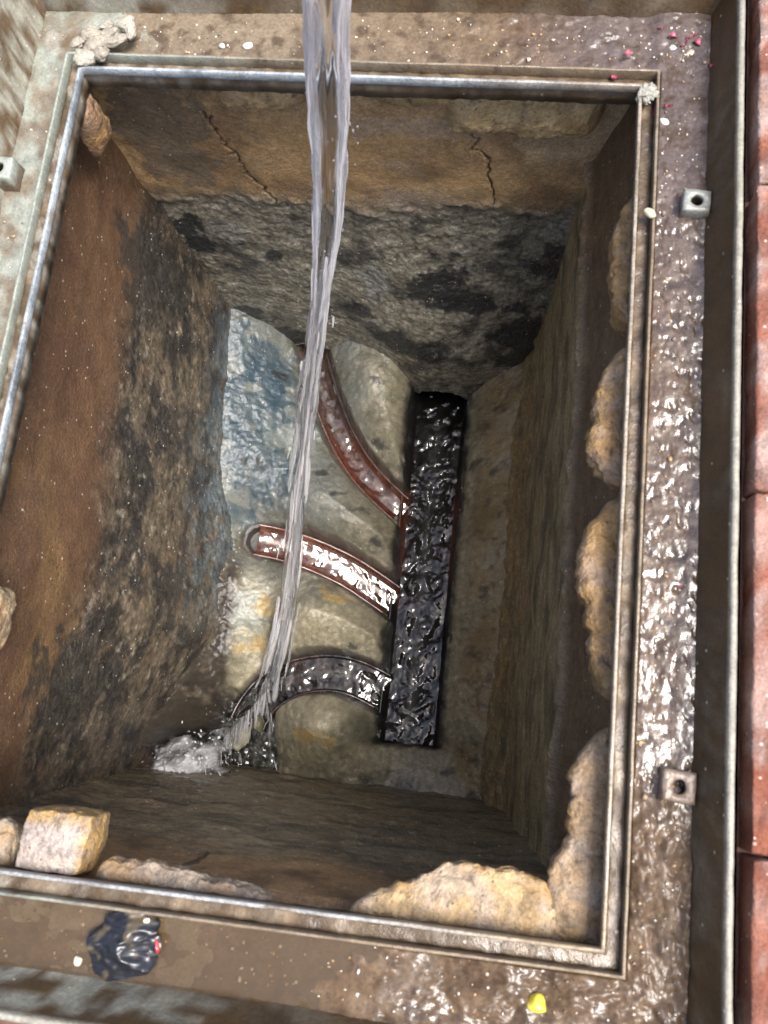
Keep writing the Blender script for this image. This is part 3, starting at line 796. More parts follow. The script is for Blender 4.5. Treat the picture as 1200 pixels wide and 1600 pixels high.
def clay(path, r, name, colf, depth=1.0, thick=.004, n=13):
    """half-round clay channel swept along a path given at invert level"""
    path = np.asarray(path); T = np.gradient(path, axis=0); T[:, 2] *= .0; T /= np.linalg.norm(T, axis=1)[:, None]
    Nn = np.c_[-T[:, 1], T[:, 0], np.zeros(len(T))]
    th = np.linspace(-PI / 2, PI / 2, n)
    prof = [(r * math.sin(a_), r * depth * (1 - math.cos(a_))) for a_ in th] + [(r + thick * .5, r * depth + .0012), (r + thick, r * depth)] + [((r + thick) * math.sin(a_), r * depth - (r * depth + thick) * math.cos(a_)) for a_ in th[::-1][1:-1]] + [(-r - thick, r * depth), (-r - thick * .5, r * depth + .0012)]
    V = np.stack([path + Nn * o + np.array([0, 0, z]) for o, z in prof], 1)
    V[..., 2] += fbm(V[..., 0], V[..., 1], V[..., 2], .02, 2, 230) * .0008
    x, y, z = V[..., 0], V[..., 1], V[..., 2]
    return make(name, V, gridf(len(path), len(prof), False, True), MT['clay'], pit, colf(x, y, z).reshape(-1, 3), .15 if name == 'main_channel' else .6)
def red(x, y, z):
    c = np.zeros(x.shape + (3,)) + (.105, .034, .019)
    c = mixc(c, (.17, .07, .042), sstep(.0, .4, fbm(x, y, z, .02, 4, 231)) * .7)
    c = mixc(c, (.05, .035, .03), sstep(.16, .25, y + .03 * fbm(x, y, z, .02, 3, 229)) * .85)
    return mixc(c, (.03, .018, .014), sstep(.12, .45, fbm(x, y, z, .018, 4, 232)) * .8)
def main_red(x, y, z):
    c = red(x, y, z)
    blk = sstep(.034, .024, np.abs(x - MAIN_X)) + sstep(.13, .16, y + .03 * fbm(x, y, z, .03, 3, 233)) + sstep(.02, -.03, y + .05 * fbm(x, y, z, .03, 3, 234)) + sstep(.05, .35, fbm(x, y, z, .03, 4, 235)) * .6
    return mixc(c, (.010, .009, .009), np.clip(blk, 0, .97))
def black(x, y, z):
    return mixc(red(x, y, z), (.012, .011, .012), np.clip(.75 + fbm(x, y, z, .03, 3, 236) * .8, 0, .97))
ym = np.linspace(.42, -.214, 140)
clay(np.c_[np.full(140, MAIN_X), ym, np.full(140, MAIN_Z - MAIN_R)], MAIN_R - .003, 'main_channel', main_red)
ext = lambda B: np.concatenate([[B[0] + (B[0] - B[2]) / np.linalg.norm(B[0] - B[2]) * q for q in (.004, .002)], B])
cut = lambda B, i, lim: B[i:][B[i:][:, 0] < MAIN_X - lim]
clay(cut(B1, 0, .041) - [0, 0, .004], .0165, 'branch_channel', red, .75)
clay(ext(cut(B2, 0, .041)) - [0, 0, .004], .0190, 'branch_channel', red, .75)
clay(cut(B3, 12, .041) - [0, 0, .004], .0215, 'branch_channel', black, .75)

# pipes behind the wall, dark inside
def pipe(p0, p1, r, name='pipe_mouth', n=28):
    p0 = np.asarray(p0, float); p1 = np.asarray(p1, float); T = (p1 - p0) / np.linalg.norm(p1 - p0)
    U = np.cross(T, [0, 0, 1]); U /= np.linalg.norm(U); W = np.cross(U, T)
    V = []
    for s_ in np.linspace(0, 1, 12):
        for k in range(n):
            a_ = 2 * PI * k / n; V.append(p0 + (p1 - p0) * s_ + r * (U * math.cos(a_) + W * math.sin(a_)))
    V.append(p1); F = [(i * n + k, i * n + (k + 1) % n, (i + 1) * n + (k + 1) % n, (i + 1) * n + k) for i in range(11) for k in range(n)] + [(11 * n + k, 11 * n + (k + 1) % n, 12 * n) for k in range(n)]
    V = np.array(V)
    make(name, V, F, MT['clay'], pit, mixc(np.zeros((len(V), 3)) + (.05, .02, .014), (.012, .011, .010), .6 + fbm(*V.T, .03, 3, 240)), .7)
pipe((MAIN_X, .278, MAIN_Z + .002), (MAIN_X, .50, MAIN_Z + .004), MAIN_R + .002)
q0 = B1[0] + [0, 0, .020]; q1 = B1[6] + [0, 0, .020]
pipe(q1, q0 + np.array([-.004, .12, .004]), .036)

def strip_water(path, hw, dz, name, mat, label, amp, seed, nv=40, flow=2.2, taper=None):
    path = np.asarray(path); n0 = len(path)
    s = np.r_[0, np.cumsum(np.linalg.norm(np.diff(path, axis=0), axis=1))]
    ss = np.arange(0, s[-1], .0009); P = np.stack([np.interp(ss, s, path[:, k]) for k in range(3)], 1)
    T = np.gradient(P, axis=0); T[:, 2] = 0; T /= np.linalg.norm(T, axis=1)[:, None]
    Nn = np.c_[-T[:, 1], T[:, 0], np.zeros(len(T))]
    v = np.linspace(-1, 1, nv)
    w = hw * (1 if taper is None else np.interp(np.linspace(0, 1, len(P)), *taper))
    w = np.broadcast_to(w, (len(P),))
    V = P[:, None, :] + Nn[:, None, :] * (v[None, :] * w[:, None])[..., None]
    S = np.broadcast_to(ss[:, None], V.shape[:2]); O = v[None, :] * w[:, None]
    # standing ripples: short crests that bend downstream towards the sides
    cres = S + .008 * fbm(S, O, 0, .03, 2, seed + 6) + flow * .12 * O
    h = fbm(cres, O * 1.1 + .006 * fbm(S, O, 5, .02, 2, seed + 8), 0, .023, 2, seed) * 1.5 - fbm(cres + .005 * fbm(S, O, 0, .02, 2, seed + 4), O, 0, .019, 1, seed + 1, ridged=True) * .6 + fbm(S, O, 0, .045, 2, seed + 2) * 1.2
    h = h * np.clip(.85 + .9 * fbm(S, O, 0, .05, 2, seed + 9), .45, 1.3) + .42 * fbm(S, O, 0, .0105, 2, seed + 10)
    V = V.copy(); V[..., 2] += dz + amp * h * (1 - .6 * np.abs(v[None, :]) ** 4)
    o = make(name, V, gridf(len(P), nv), mat)
    return tag(o, label, 'water', kind='structure')
yw = np.linspace(.40, -.212, 60)
strip_water(np.c_[np.full(60, MAIN_X), yw, np.full(60, 0.0)], .0345, -.6545, 'water', MT['water'], 'dark rippling water running down the straight main channel', .0022, 301, 62)
strip_water(cut(B1, 4, .036), .0105, .0040, 'water', MT['water_clay'], 'thin water in the long curved red branch channel', .0009, 311, 26)
strip_water(cut(B2, 1, .036), .0135, .0050, 'water', MT['water_clay'], 'shining water in the middle red branch channel', .0010, 321, 30)
strip_water(cut(B3, 10, .036), .0205, .0075, 'water', MT['water'], 'dark water in the lowest curved branch channel', .0013, 331, 36)

def pool():
    x0, y0 = POOL.min(0) - .02; x1, y1 = POOL.max(0) + .02
    xs = np.arange(x0, x1, .0014); ys = np.arange(y0, y1, .0014)
    X, Y = np.meshgrid(xs, ys, indexing='ij')
    c0 = at(345, 1190, -.62)
    r = np.hypot(X - c0[0], Y - c0[1])
    Z = -.628 + fbm(X, Y, 0, .016, 4, 341) * .003 + np.sin(r * 620 + 2 * fbm(X, Y, 0, .03, 2, 342)) * .0016 * np.exp(-r / .035)
    tag(make('water', np.stack([X, Y, Z], -1), gridf(len(xs), len(ys)), MT['water']), 'churned pool in the corner under the falling stream', 'water', kind='structure')
pool()

# stones lying in the pool
def rock(name, c, size, seed, colr, mat, rot=0.0, sub=4, rough=.28, spread=.7, parent=None, wet=.6):
    bm = bmesh.new(); bmesh.ops.create_icosphere(bm, subdivisions=sub, radius=1.0)
    V = np.array([v.co[:] for v in bm.verts]); F = np.array([[v.index for v in f.verts] for f in bm.faces]); bm.free()
    d_ = 1 + rough * fbm(*V.T, spread, 3, seed) + rough * .3 * fbm(*V.T, spread * .3, 3, seed + 1)
    V = V * d_[:, None]
    cl = np.random.default_rng(int(seed * 10)).normal(size=(5, 3)); cl /= np.linalg.norm(cl, axis=1)[:, None]
    for k in cl:                          # a few flattish faces
        pr = V @ k; V = V - np.maximum(pr - .72, 0)[:, None] * k * .8
    V = V * np.array(size); cs, sn = math.cos(rot), math.sin(rot)
    V = np.c_[cs * V[:, 0] - sn * V[:, 1], sn * V[:, 0] + cs * V[:, 1], V[:, 2]]
    W = V + np.asarray(c)
    base = np.tile(np.array(colr, float), (len(V), 1))
    base = base * (1 + .5 * fbm(*W.T, max(size) * .6, 4, seed + 2))[:, None]
    return make(name, W, F, mat, parent, np.clip(base, 0, 1), wet)
tag(rock('stone', at(372, 1148, -.612), (.0165, .019, .014), 3.1, (.36, .33, .24), MT['mortar']), 'pale broken stone in the corner pool under the stream', 'stone')
tag(rock('stone', at(402, 1130, -.612), (.010, .012, .010), 4.4, (.17, .15, .085), MT['mortar']), 'small olive brown stone beside the pale stone in the pool', 'stone')

# ------------------------------------------------------------------ bedding mortar squeezed out under the frame
def lump(side, t0, t1, widths, z0=-.024, thick=.03, seed=0.0, back=.012, colr=(.36, .215, .085), grey=(.36, .255, .17), label=None, droop=0.0):
    """side: 'r','l','t','b'. Along the lip from t0 to t1 (x or y), sticking into the opening by widths"""
    L = abs(t1 - t0); n = max(24, int(L / .0017)); m = 46
    s = np.linspace(0, 1, n)
    w = np.interp(s, np.linspace(0, 1, len(widths)), widths)
    for _ in range(3): w[1:-1] = .25 * w[:-2] + .5 * w[1:-1] + .25 * w[2:]
    w = w + fbm(s * L, seed, 0, .020, 4, seed, .6) * .007 * np.clip(w / .008, .35, 1)
    end = np.sqrt(np.clip(1 - (2 * np.abs(s - .5)) ** 12, 0, 1))
    th = np.linspace(-PI / 2, PI / 2, m)
    along = t0 + (t1 - t0) * s
    ca, sa = np.cos(th), np.sin(th)
    ca = np.sign(ca) * np.abs(ca) ** .55; sa = np.sign(sa) * np.abs(sa) ** .62
    O = -back + (w[:, None] + back) * ca[None, :] * end[:, None]
    Zc = z0 - thick / 2
    Z = Zc + thick / 2 * sa[None, :] * (.45 + .55 * end[:, None]) - droop * (O + back) / .03
    A = np.broadcast_to(along[:, None], O.shape)
    if side == 'r': X, Y = LIP[1] - O, A
    elif side == 'l': X, Y = LIP[0] + O, A
    elif side == 't': X, Y = A, LIP[3] - O
    else: X, Y = A, LIP[2] + O
    V = np.stack([X, Y, Z], -1)
    g = np.stack([fbm(X, Y, Z, .018, 4, seed + k) for k in (1, 2, 3)], -1)
    V = V + (fbm(X, Y, Z, .012, 4, seed + 9, ridged=True) * .0022)[..., None] * np.minimum(1, (O[..., None] + back) / .01) + g * .0026 * np.minimum(1, (O[..., None] + back) / .01) + np.stack([fbm(X, Y, Z, .007, 3, seed + 7)] * 3, -1) * .0008
    x, y, z = V[..., 0], V[..., 1], V[..., 2]
    c = np.zeros(x.shape + (3,)) + colr
    c = mixc(c, grey, sstep(-.15, .3, fbm(x, y, z, .02, 4, seed + 4)) * .75 * sstep(.2, .8, np.broadcast_to((sa + 1) / 2, x.shape)))
    c = mixc(c, (.10, .065, .04), sstep(.12, .45, fbm(x, y, z, .015, 5, seed + 5, .65)) * .8)
    c = mixc(c, (.05, .03, .02), sstep(.86, .97, fbm(x, y, z, .03, 3, seed + 10, .5, True)) * .8)
    c = c * .82 * (1 + .5 * fbm(x, y, z, .006, 3, seed + 11) + .5 * fbm(x, y, z, .02, 4, seed + 12))[..., None]
    c = mixc(c, (.30, .17, .055), sstep(.05, .4, fbm(x, y, z, .03, 3, seed + 6)) * .6)
    F = gridf(n, m)
    if side in ('r', 'b'): F = F[:, ::-1]
    if (t1 < t0): F = F[:, ::-1]
    o = make('mortar_lump', V, F, MT['mortar'], pit, c.reshape(-1, 3), .35 + fbm(x, y, z, .03, 3, seed + 8).ravel() * .6)
    if label: o['label'] = label
    return o
yy = lambda px, py: at(px, py, -.03)[1]
xx_ = lambda px, py: at(px, py, -.03)[0]
lump('r', yy(970, 305), yy(965, 512), [.002, .010, .012, .011, .009, .003], seed=410)
lump('r', yy(955, 540), yy(945, 765), [.002, .010, .016, .019, .021, .018, .004], seed=420, thick=.026, label='rounded tan lump of mortar under the right edge')
lump('r', yy(945, 770), yy(935, 1098), [.003, .014, .026, .022, .018, .013, .010, .004], seed=430)
lump('r', yy(925, 1130), -.312, [.003, .012, .024, .020, .020, .030, .032, .034, .036], seed=440, colr=(.33, .22, .12), grey=(.32, .25, .19), thick=.018, label='rough grey brown mortar in the near right corner')
lump('b', xx_(540, 1405), xx_(880, 1440), [.003, .010, .018, .026, .032, .034, .034, .030, .022], seed=450, thick=.014, colr=(.42, .285, .14), grey=(.42, .33, .25), label='broad ragged mortar shelf at the near edge')
lump('b', xx_(150, 1350), xx_(430, 1400), [.012, .012, .008, .010, .007, .006, .004, .003, .003, .002], seed=460, thick=.02, colr=(.34, .27, .20))
lump('b', -.245, xx_(20, 1340), [.030, .028, .022], seed=465, thick=.03, colr=(.34, .27, .19))
lump('t', xx_(305, 135), xx_(470, 140), [-.026, -.020, -.017, -.017, -.020, -.026], seed=470, z0=-.02, thick=.060, back=.06, colr=(.58, .40, .20), grey=(.5, .38, .26))
lump('t', xx_(560, 140), xx_(720, 140), [-.028, -.024, -.022, -.024, -.027], seed=475, z0=-.02, thick=.056, back=.06, colr=(.5, .34, .16), grey=(.45, .34, .22))
lump('t', xx_(680, 150), xx_(960, 160), [-.026, -.018, -.019, -.022, -.018, -.020, -.018, -.024], seed=480, z0=-.02, thick=.088, back=.06, colr=(.60, .43, .21), grey=(.52, .41, .28), label='wide tan mortar band under the far edge')
lump('t', xx_(150, 130), xx_(305, 130), [-.026, -.026, -.026, -.026], seed=485, thick=.022, back=.06, colr=(.12, .09, .06))
lump('l', yy(140, 200), yy(120, 150), [-.004, .000, .003, .000], seed=490, thick=.05, colr=(.22, .13, .07), grey=(.25, .19, .13))
lump('l', -.165, -.115, [.002, .007, .008, .003], seed=495, thick=.04, colr=(.36, .27, .16))

def slab():
    """squared lump of mortar standing on the near left corner"""
    o = rock('mortar_lump', (0, 0, 0), (1, 1, 1), 5.5, (.38, .31, .25), MT['mortar'], sub=6)
    me = o.data; n = len(me.vertices)
    bm = bmesh.new(); bmesh.ops.create_icosphere(bm, subdivisions=6, radius=1.0)
    V = np.array([v.co[:] for v in bm.verts]); bm.free()
    m = np.abs(V).max(1, keepdims=True); V = V / (m ** .72)
    W = V * np.array([.0245, .021, .020]) * (1 + .05 * fbm(*V.T, .5, 3, 501))[:, None]
    W += .0020 * np.stack([fbm(*W.T, .012, 4, 502 + k) for k in range(3)], -1)
    W[:, 0] += .10 * W[:, 1]
    W += np.array(at(97, 1312, -.028)) + np.array([0, .0, -.004])
    me.vertices.foreach_set('co', W.astype(np.float32).ravel())
    x, y, z = W.T
    c = np.tile(np.array([.40, .33, .28]), (n, 1))
    c = mixc(c, (.38, .24, .09), sstep(.35, .8, V[:, 1] + .25 * fbm(x, y, z, .02, 3, 510)) + sstep(.55, .95, V[:, 0] + .2 * fbm(x, y, z, .02, 3, 511)))
    c = mixc(c, (.20, .155, .13), sstep(-.1, .35, fbm(x, y, z, .010, 5, 512, .65)) * .75)
    c = c * .88
    cc = np.ones((n, 4), np.float32); cc[:, :3] = c
    me.color_attributes['col'].data.foreach_set('color', cc.ravel())
    me.update()
    o.parent = pit; o['label'] = 'squared pale mortar lump at the near left corner'
slab()

# ------------------------------------------------------------------ the stream of water falling in
stream = tag(empty('water_stream', (0, 0, 0)), 'clear stream of water pouring down into the pit', 'water stream')
JP = np.array([at(511, -70, .20), at(512, 60, .135), at(513, 180, .06), at(514, 290, -.01), at(508, 400, -.09), at(495, 510, -.18), at(484, 610, -.26), at(472, 720, -.35), at(460, 840, -.44), at(447, 950, -.52), at(425, 1050, -.585), at(405, 1110, -.625)])
def jpos(t):
    k = np.linspace(0, 1, len(JP))
    return np.stack([np.interp(t, k, JPs[:, j]) for j in range(3)], -1)
tt_ = np.linspace(0, 1, 200)
JPs = np.stack([np.interp(tt_, np.linspace(0, 1, len(JP)), JP[:, j]) for j in range(3)], 1)
for _ in range(80): JPs[1:-1] = .5 * JPs[1:-1] + .25 * (JPs[:-2] + JPs[2:])
def jpos(t):
    return np.stack([np.interp(t, tt_, JPs[:, j]) for j in range(3)], -1)
AX = np.array([1.0, .08, 0]); AX /= np.linalg.norm(AX)
BX = np.array([-.08, 1.0, 0.35]); BX /= np.linalg.norm(BX)

def core(t0, t1, wa, wb, seed, dumb, name, white, rough, n=520, m=56):
    t = np.linspace(t0, t1, n); P = jpos(t); s = (t - t0) / (t1 - t0)
    a_ = np.interp(s, *wa); b_ = np.interp(s, *wb)
    th = np.linspace(0, 2 * PI, m, endpoint=False)
    TH, S = np.meshgrid(th, s, indexing='xy')
    ridge = fbm(np.cos(TH) * 1.6, np.sin(TH) * 1.6, S * 2.2, 1.0, 4, seed) * .30 + fbm(np.cos(TH) * 5, np.sin(TH) * 5, S * 5, 1.0, 3, seed + 1) * .16
    fine = fbm(np.cos(TH) * 7, np.sin(TH) * 7, S * 11, 1.0, 3, seed + 2) * rough * .6
    rr = 1 + (ridge + fine * np.interp(S, [0, .4, 1], [.25, .7, 1.3]))
    thin = 1 - dumb * np.exp(-(np.cos(TH) / .45) ** 2) * np.interp(S, [0, .6, 1], [1, .8, .2])
    u = a_[:, None] * np.cos(TH) * rr
    v = b_[:, None] * np.sin(TH) * rr * thin
    V = P[:, None, :] + AX * u[..., None] + BX * v[..., None]
    V += (AX * .0012)[None, None, :] * fbm(S * 14, 0, 0, 1.0, 2, seed + 5)[..., None]
    w = np.clip(white(np.cos(TH), S) + .55 * fbm(np.cos(TH) * 4, np.sin(TH) * 4, S * 3, 1., 3, seed + 7) + .9 * fbm(np.cos(TH) * 14, np.sin(TH) * 6, S * 9, 1., 3, seed + 8), 0, 1)
    F = gridf(n, m, False, True)
    V = np.concatenate([V.reshape(-1, 3), P[:1], P[-1:]]); k = n * m
    caps = [(j, k, (j + 1) % m) for j in range(m)] + [((n - 1) * m + (j + 1) % m, k + 1, (n - 1) * m + j) for j in range(m)]
    Fl = [tuple(f) for f in F] + caps
    return make(name, V, Fl, MT['jet'], stream, None, np.r_[w.ravel(), w[0, 0], w[-1, -1]])
core(0, .50, ([0, .3, .7, .9, 1], [.0135, .0130, .0105, .0070, .0010]), ([0, .5, 1], [.0060, .0055, .0010]), 601, .72, 'jet', lambda cx, s: -.30 + .95 * sstep(.30, .8, np.abs(cx)) + .4 * sstep(.5, .9, s), .25)
def tubes(specs, name, mat, sides=7):
    VV, FF, WW, base = [], [], [], 0
    for P, R, w in specs:
        n = len(P)
        th = np.linspace(0, 2 * PI, sides, endpoint=False)
        V = P[:, None, :] + R[:, None, None] * (AX[None, None, :] * np.cos(th)[None, :, None] + BX[None, None, :] * np.sin(th)[None, :, None])
        F = gridf(n, sides, False, True) + base
        VV.append(V.reshape(-1, 3)); FF.append(F); WW.append(np.full(n * sides, w)); base += n * sides
    return make(name, np.concatenate(VV), np.concatenate(FF), mat, stream, None, np.concatenate(WW))

rs = np.random.default_rng(77)
specs = []
def half(t): return (1 + .35 * fbm(t * 13, .3, .7, 1, 2, 650)) * np.interp(t, [0, .25, .42, .5, .7, .85, 1], [.0130, .0115, .0080, .0085, .0100, .0110, .022])
def strand(t0, t1, side, dep, R0, w, k, bead, wander, n=60):
    t = np.linspace(t0, t1, n); s = np.linspace(0, 1, n)
    P = jpos(t) + AX[None] * (half(t) * side + wander * fbm(t * 11, k * 3.1, 0, 1, 2, 620))[:, None] + BX[None] * (.006 * dep + wander * fbm(t * 9, k * 4.7, 3, 1, 2, 623))[:, None]
    R = R0 * np.sin(PI * np.clip(s, .01, .99)) ** .28 * (1 + bead * fbm(t * 60, k * 7.7, 0, 1, 3, 621)) + .00006
    specs.append((P, np.abs(R), w))
for k in range(84):                       # runs of clear water lower down, each breaking after a few centimetres
    t0 = rs.uniform(.34, .93); t1 = min(.985, t0 + rs.uniform(.05, .16))
    strand(t0, t1, rs.normal() * .5, rs.normal() * .7, rs.uniform(.0012, .0034), rs.uniform(.0, .6), k, .6, .0026)
for k in range(90):                       # fine threads at the edges of the upper sheet
    t0 = rs.uniform(-.02, .42); t1 = t0 + rs.uniform(.04, .16)
    strand(max(t0, 0), t1, rs.choice([-1, 1]) * rs.uniform(.5, 1.1), rs.normal() * .5, rs.uniform(.0003, .0011), rs.uniform(.2, .9), 100 + k, .5, .0012)
for k in range(60):                      # fine threads and torn drops lower down
    t0 = rs.uniform(.40, .97); t1 = min(.995, t0 + rs.uniform(.006, .035))
    strand(t0, t1, rs.normal() * .62, rs.normal() * .9, rs.uniform(.0004, .0013), rs.uniform(.1, .8), 300 + k, .5, .002, 24)
for k in range(48):                       # the fringe that breaks away at the bottom left
    px, py, z = rs.uniform(352, 432), rs.uniform(1040, 1125), rs.uniform(-.56, -.52); py = max(py, 1150 - (px - 352) * 1.1)
    s = np.linspace(0, 1, 26); p0 = at(px, py, z); p1 = at(px + rs.uniform(-8, 4), py + rs.uniform(10, 45), z - rs.uniform(.01, .05))
    P = p0[None] * (1 - s[:, None]) + p1[None] * s[:, None]
    R = rs.uniform(.0005, .0017) * np.sin(PI * s) ** .35 * (1 + .7 * fbm(s * 5, k * 5.1, 0, 1, 3, 622)) + .00008
    specs.append((P, np.abs(R), rs.uniform(.05, .7)))
o = tubes(specs, 'water_thread', MT['jet']); o['kind'] = 'stuff'

# splash thrown up where it lands
specs = []
c0 = at(300, 1185, -.57)
for k in range(420):
    u = rs.beta(1.3, 1.8); az = rs.uniform(-PI, PI)
    px = 290 + rs.normal() * 33; py = 1196 + rs.normal() * 23 + (px - 292) * -.22
    z = rs.uniform(-.57, -.49); s = np.linspace(0, 1, 8)
    p0 = at(px, py, z); long = rs.random() < .05
    p1 = at(px + (px - 300) * .03 + rs.normal() * 1.2, py + (rs.uniform(8, 26) if long else rs.uniform(.6, 3.5)), z - (.008 if long else 0))
    P = p0[None] * (1 - s[:, None]) + p1[None] * s[:, None]
    R = (rs.uniform(.0003, .0007) if long else rs.uniform(.0003, .0019) * rs.random() ** 1.6 + .0002) * np.sin(PI * np.clip(s, .04, .96)) ** .6
    specs.append((P, R, rs.uniform(.4, 1)))
o = tubes(specs, 'splash', MT['spray'], 6); o['kind'] = 'stuff'
# churned, aerated water heaped up round the landing point
gu, gv = np.meshgrid(np.linspace(-1, 1, 110), np.linspace(-1, 1, 90), indexing='ij')
ca_ = at(286, 1198, -.53); ex = at(358, 1184, -.53) - ca_; ey = at(283, 1150, -.53) - ca_
fp = ca_ + gu[..., None] * ex + gv[..., None] * ey
rr_ = np.sqrt(gu ** 2 + gv ** 2) + .6 * fbm(gu, gv, 0, .45, 4, 640)
fp[..., 2] += .034 * sstep(1.0, .1, rr_) - .014 + (fbm(fp[..., 0], fp[..., 1], 0, .018, 3, 641, ridged=True) * .014 + fbm(fp[..., 0], fp[..., 1], 0, .005, 2, 642) * .004) * sstep(1.1, .5, rr_)
fw = np.clip(.08 + sstep(1.05, .1, rr_) * .85 + .8 * fbm(fp[..., 0], fp[..., 1], 0, .014, 3, 643), 0, 1)
make('foam', fp, gridf(110, 90), MT['spray'], stream, None, fw.ravel())
specs = []
for k in range(160):                      # loose drops
    t = rs.uniform(.1, 1); p = jpos(np.array([t]))[0] + np.array([rs.normal() * .016, rs.normal() * .012, 0])
    L = rs.uniform(.001, .004); s = np.linspace(0, 1, 6)
    P = p[None] + np.outer(s - .5, [0, 0, L]); R = rs.uniform(.0003, .0008) * np.sin(PI * np.clip(s, .06, .94)) ** .5
    specs.append((P, R, .5))
o = tubes(specs, 'droplets', MT['jet'], 6); o['kind'] = 'stuff'

# ------------------------------------------------------------------ litter on the frame
def crumb():
    o = empty('mortar_crumb', tuple(at(160, 80, 0)))
    tag(o, 'dry pale crumb of broken mortar across the far left corner of the frame', 'rubble')
    oc = np.array(o.location)
    r = np.random.default_rng(5)
    for k, (px, py, sx, sy, sz, rot) in enumerate(((132, 90, .009, .008, .006, .3), (150, 68, .012, .007, .006, .5), (172, 54, .010, .006, .005, .7), (193, 38, .010, .0065, .007, .8), (180, 66, .012, .004, .005, .55),
                                                 (140, 54, .009, .006, .004, .2), (205, 48, .004, .009, .006, .1), (158, 84, .007, .006, .005, .1), (120, 66, .006, .005, .003, .3), (165, 40, .007, .004, .003, .4))):
        b = rock('fragment', np.array(at(px, py, .001)) - oc, (sx, sy, sz), 520 + k * 1.7, (.27, .24, .19) if k % 3 else (.36, .33, .27), MT['mortar'], rot, 4, .42, .8, o, .1)
crumb()
tag(rock('corner_blob', at(1010, 146, .0), (.0075, .007, .0045), 7.7, (.27, .26, .22), MT['mortar'], 0, 5, .7, .6, None, .1), 'pale blob of cement on the far right corner of the inner lip', 'cement blob')

TZ = -.0085
# pebbles, each told apart
for px, py, sx, sy, sz, colr, lab, sd in (
    (1052, 77, .0040, .0052, .0035, (.62, .62, .58), 'white pointed pebble in the far right corner of the tray', 1.1),
    (1077, 88, .0052, .0060, .0040, (.42, .38, .27), 'buff flattened pebble next to the white pebble', 2.2),
    (387, 71, .0042, .0034, .0025, (.66, .64, .60), 'white stone chip on the far side of the tray', 3.3),
    (839, 1570, .0062, .0066, .0045, (.62, .50, .06), 'yellow round pebble on the near side of the tray', 4.4),
    (347, 72, .0026, .0024, .0018, (.58, .55, .50), 'small pale chip left of the white stone chip', 5.5),
    (122, 1501, .0030, .0034, .0022, (.60, .56, .44), 'small cream pebble left of the black plastic scrap', 6.6),
    (1038, 190, .0038, .0026, .0022, (.58, .58, .56), 'small grey pebble on the right side of the tray', 8.8),
    (1030, 1352, .0040, .0045, .0030, (.45, .36, .25), 'tan pebble in the mud below the near lug', 9.9),
    (1064, 1360, .0032, .0036, .0025, (.42, .33, .24), 'smaller tan pebble right of the tan pebble in the mud', 10.9),
    (1015, 332, .0055, .0032, .0030, (.50, .44, .30), 'cream chip lying across the right hand ridge', 11.9)):
    z = TZ if px != 1015 else .003
    if px in (347, 387): z = -.012
    if px in (122,): z = -.0115
    tag(rock('pebble', at(px, py, z), (sx, sy, sz), sd, colr, MT['plain'], sd, 3, .25, .9, None, .4), lab, 'pebble')
# small stones bedded in the mud
specks = [(1003 + 0, 640), ]
r = np.random.default_rng(23)
VV, FF, CC, b0 = [], [], [], 0
bm = bmesh.new(); bmesh.ops.create_icosphere(bm, subdivisions=1, radius=1.0)
IV = np.array([v.co[:] for v in bm.verts]); IF = np.array([[v.index for v in f.verts] for f in bm.faces]); bm.free()
for k in range(800):
    sd = r.choice(4, p=[.40, .30, .20, .10])
    if sd == 0: x, y = r.uniform(.238, .268), r.uniform(-.35, .36)
    elif sd == 1: x, y = r.uniform(-.24, .26), r.uniform(.318, .362)
    elif sd == 2: x, y = r.uniform(-.2, .26), r.uniform(-.352, -.318)
    else: x, y = r.uniform(-.266, -.238), r.uniform(-.34, .36)
    t = (abs(x) - .2346) / .038 if sd in (0, 3) else (y - .3146) / .055 if sd == 1 else (-y - .3146) / .045
    zz = max(float(mud_z(np.array([x]), np.array([y]), np.array([t]))[0]) , -.0143)
    s_ = r.uniform(.0004, .0011) * (1 + (r.random() < .06) * 1.0)
    VV.append(IV * s_ * r.uniform(.7, 1.3, 3) * (1 + .25 * r.normal(size=(12 if len(IV) == 12 else len(IV), 1))) + [x, y, zz + s_ * .25]); FF.append(IF + b0); b0 += len(IV)
    CC.append(np.tile(np.array([(.55, .50, .42), (.30, .22, .14), (.62, .60, .56), (.40, .26, .12), (.16, .12, .10)][r.choice(5)]), (len(IV), 1)))
tag(make('grit', np.concatenate(VV), np.concatenate(FF), MT['plain'], None, np.concatenate(CC), .3), 'fine pale grit strewn over the tray of the frame', 'grit', kind='stuff')

# pink petals
def petal(px, py, z, L, W, rot, seed):
    n, m = 14, 9
    u = np.linspace(0, 1, n); v = np.linspace(-1, 1, m)
    U, Vv = np.meshgrid(u, v, indexing='ij')
    L *= .72; W *= .66
    wd = W * np.sin(PI * U ** .8) ** .7
    X = (U - .5) * L * (1 + .25 * np.sin(Vv * 5 + seed)); Y = Vv * wd * .5
    Z = .0016 * (Vv ** 2) + .0018 * np.sin(U * 4 + seed) + fbm(X, Y, 0, .004, 3, seed) * .0012
    c, s = math.cos(rot), math.sin(rot); p = at(px, py, z)
    top = np.stack([c * X - s * Y + p[0], s * X + c * Y + p[1], Z + p[2]], -1).reshape(-1, 3)
    V = np.concatenate([top, top - [0, 0, .00025]]); F = gridf(n, m)
    F = np.concatenate([F, F[:, ::-1] + n * m])
    col = np.tile(np.array([.40, .085, .13]), (len(V), 1)) * (1 + .5 * fbm(*V.T, .006, 3, seed))[:, None]
    return make('petal', V, F, MT['plain'], None, np.clip(col, 0, 1), .3)
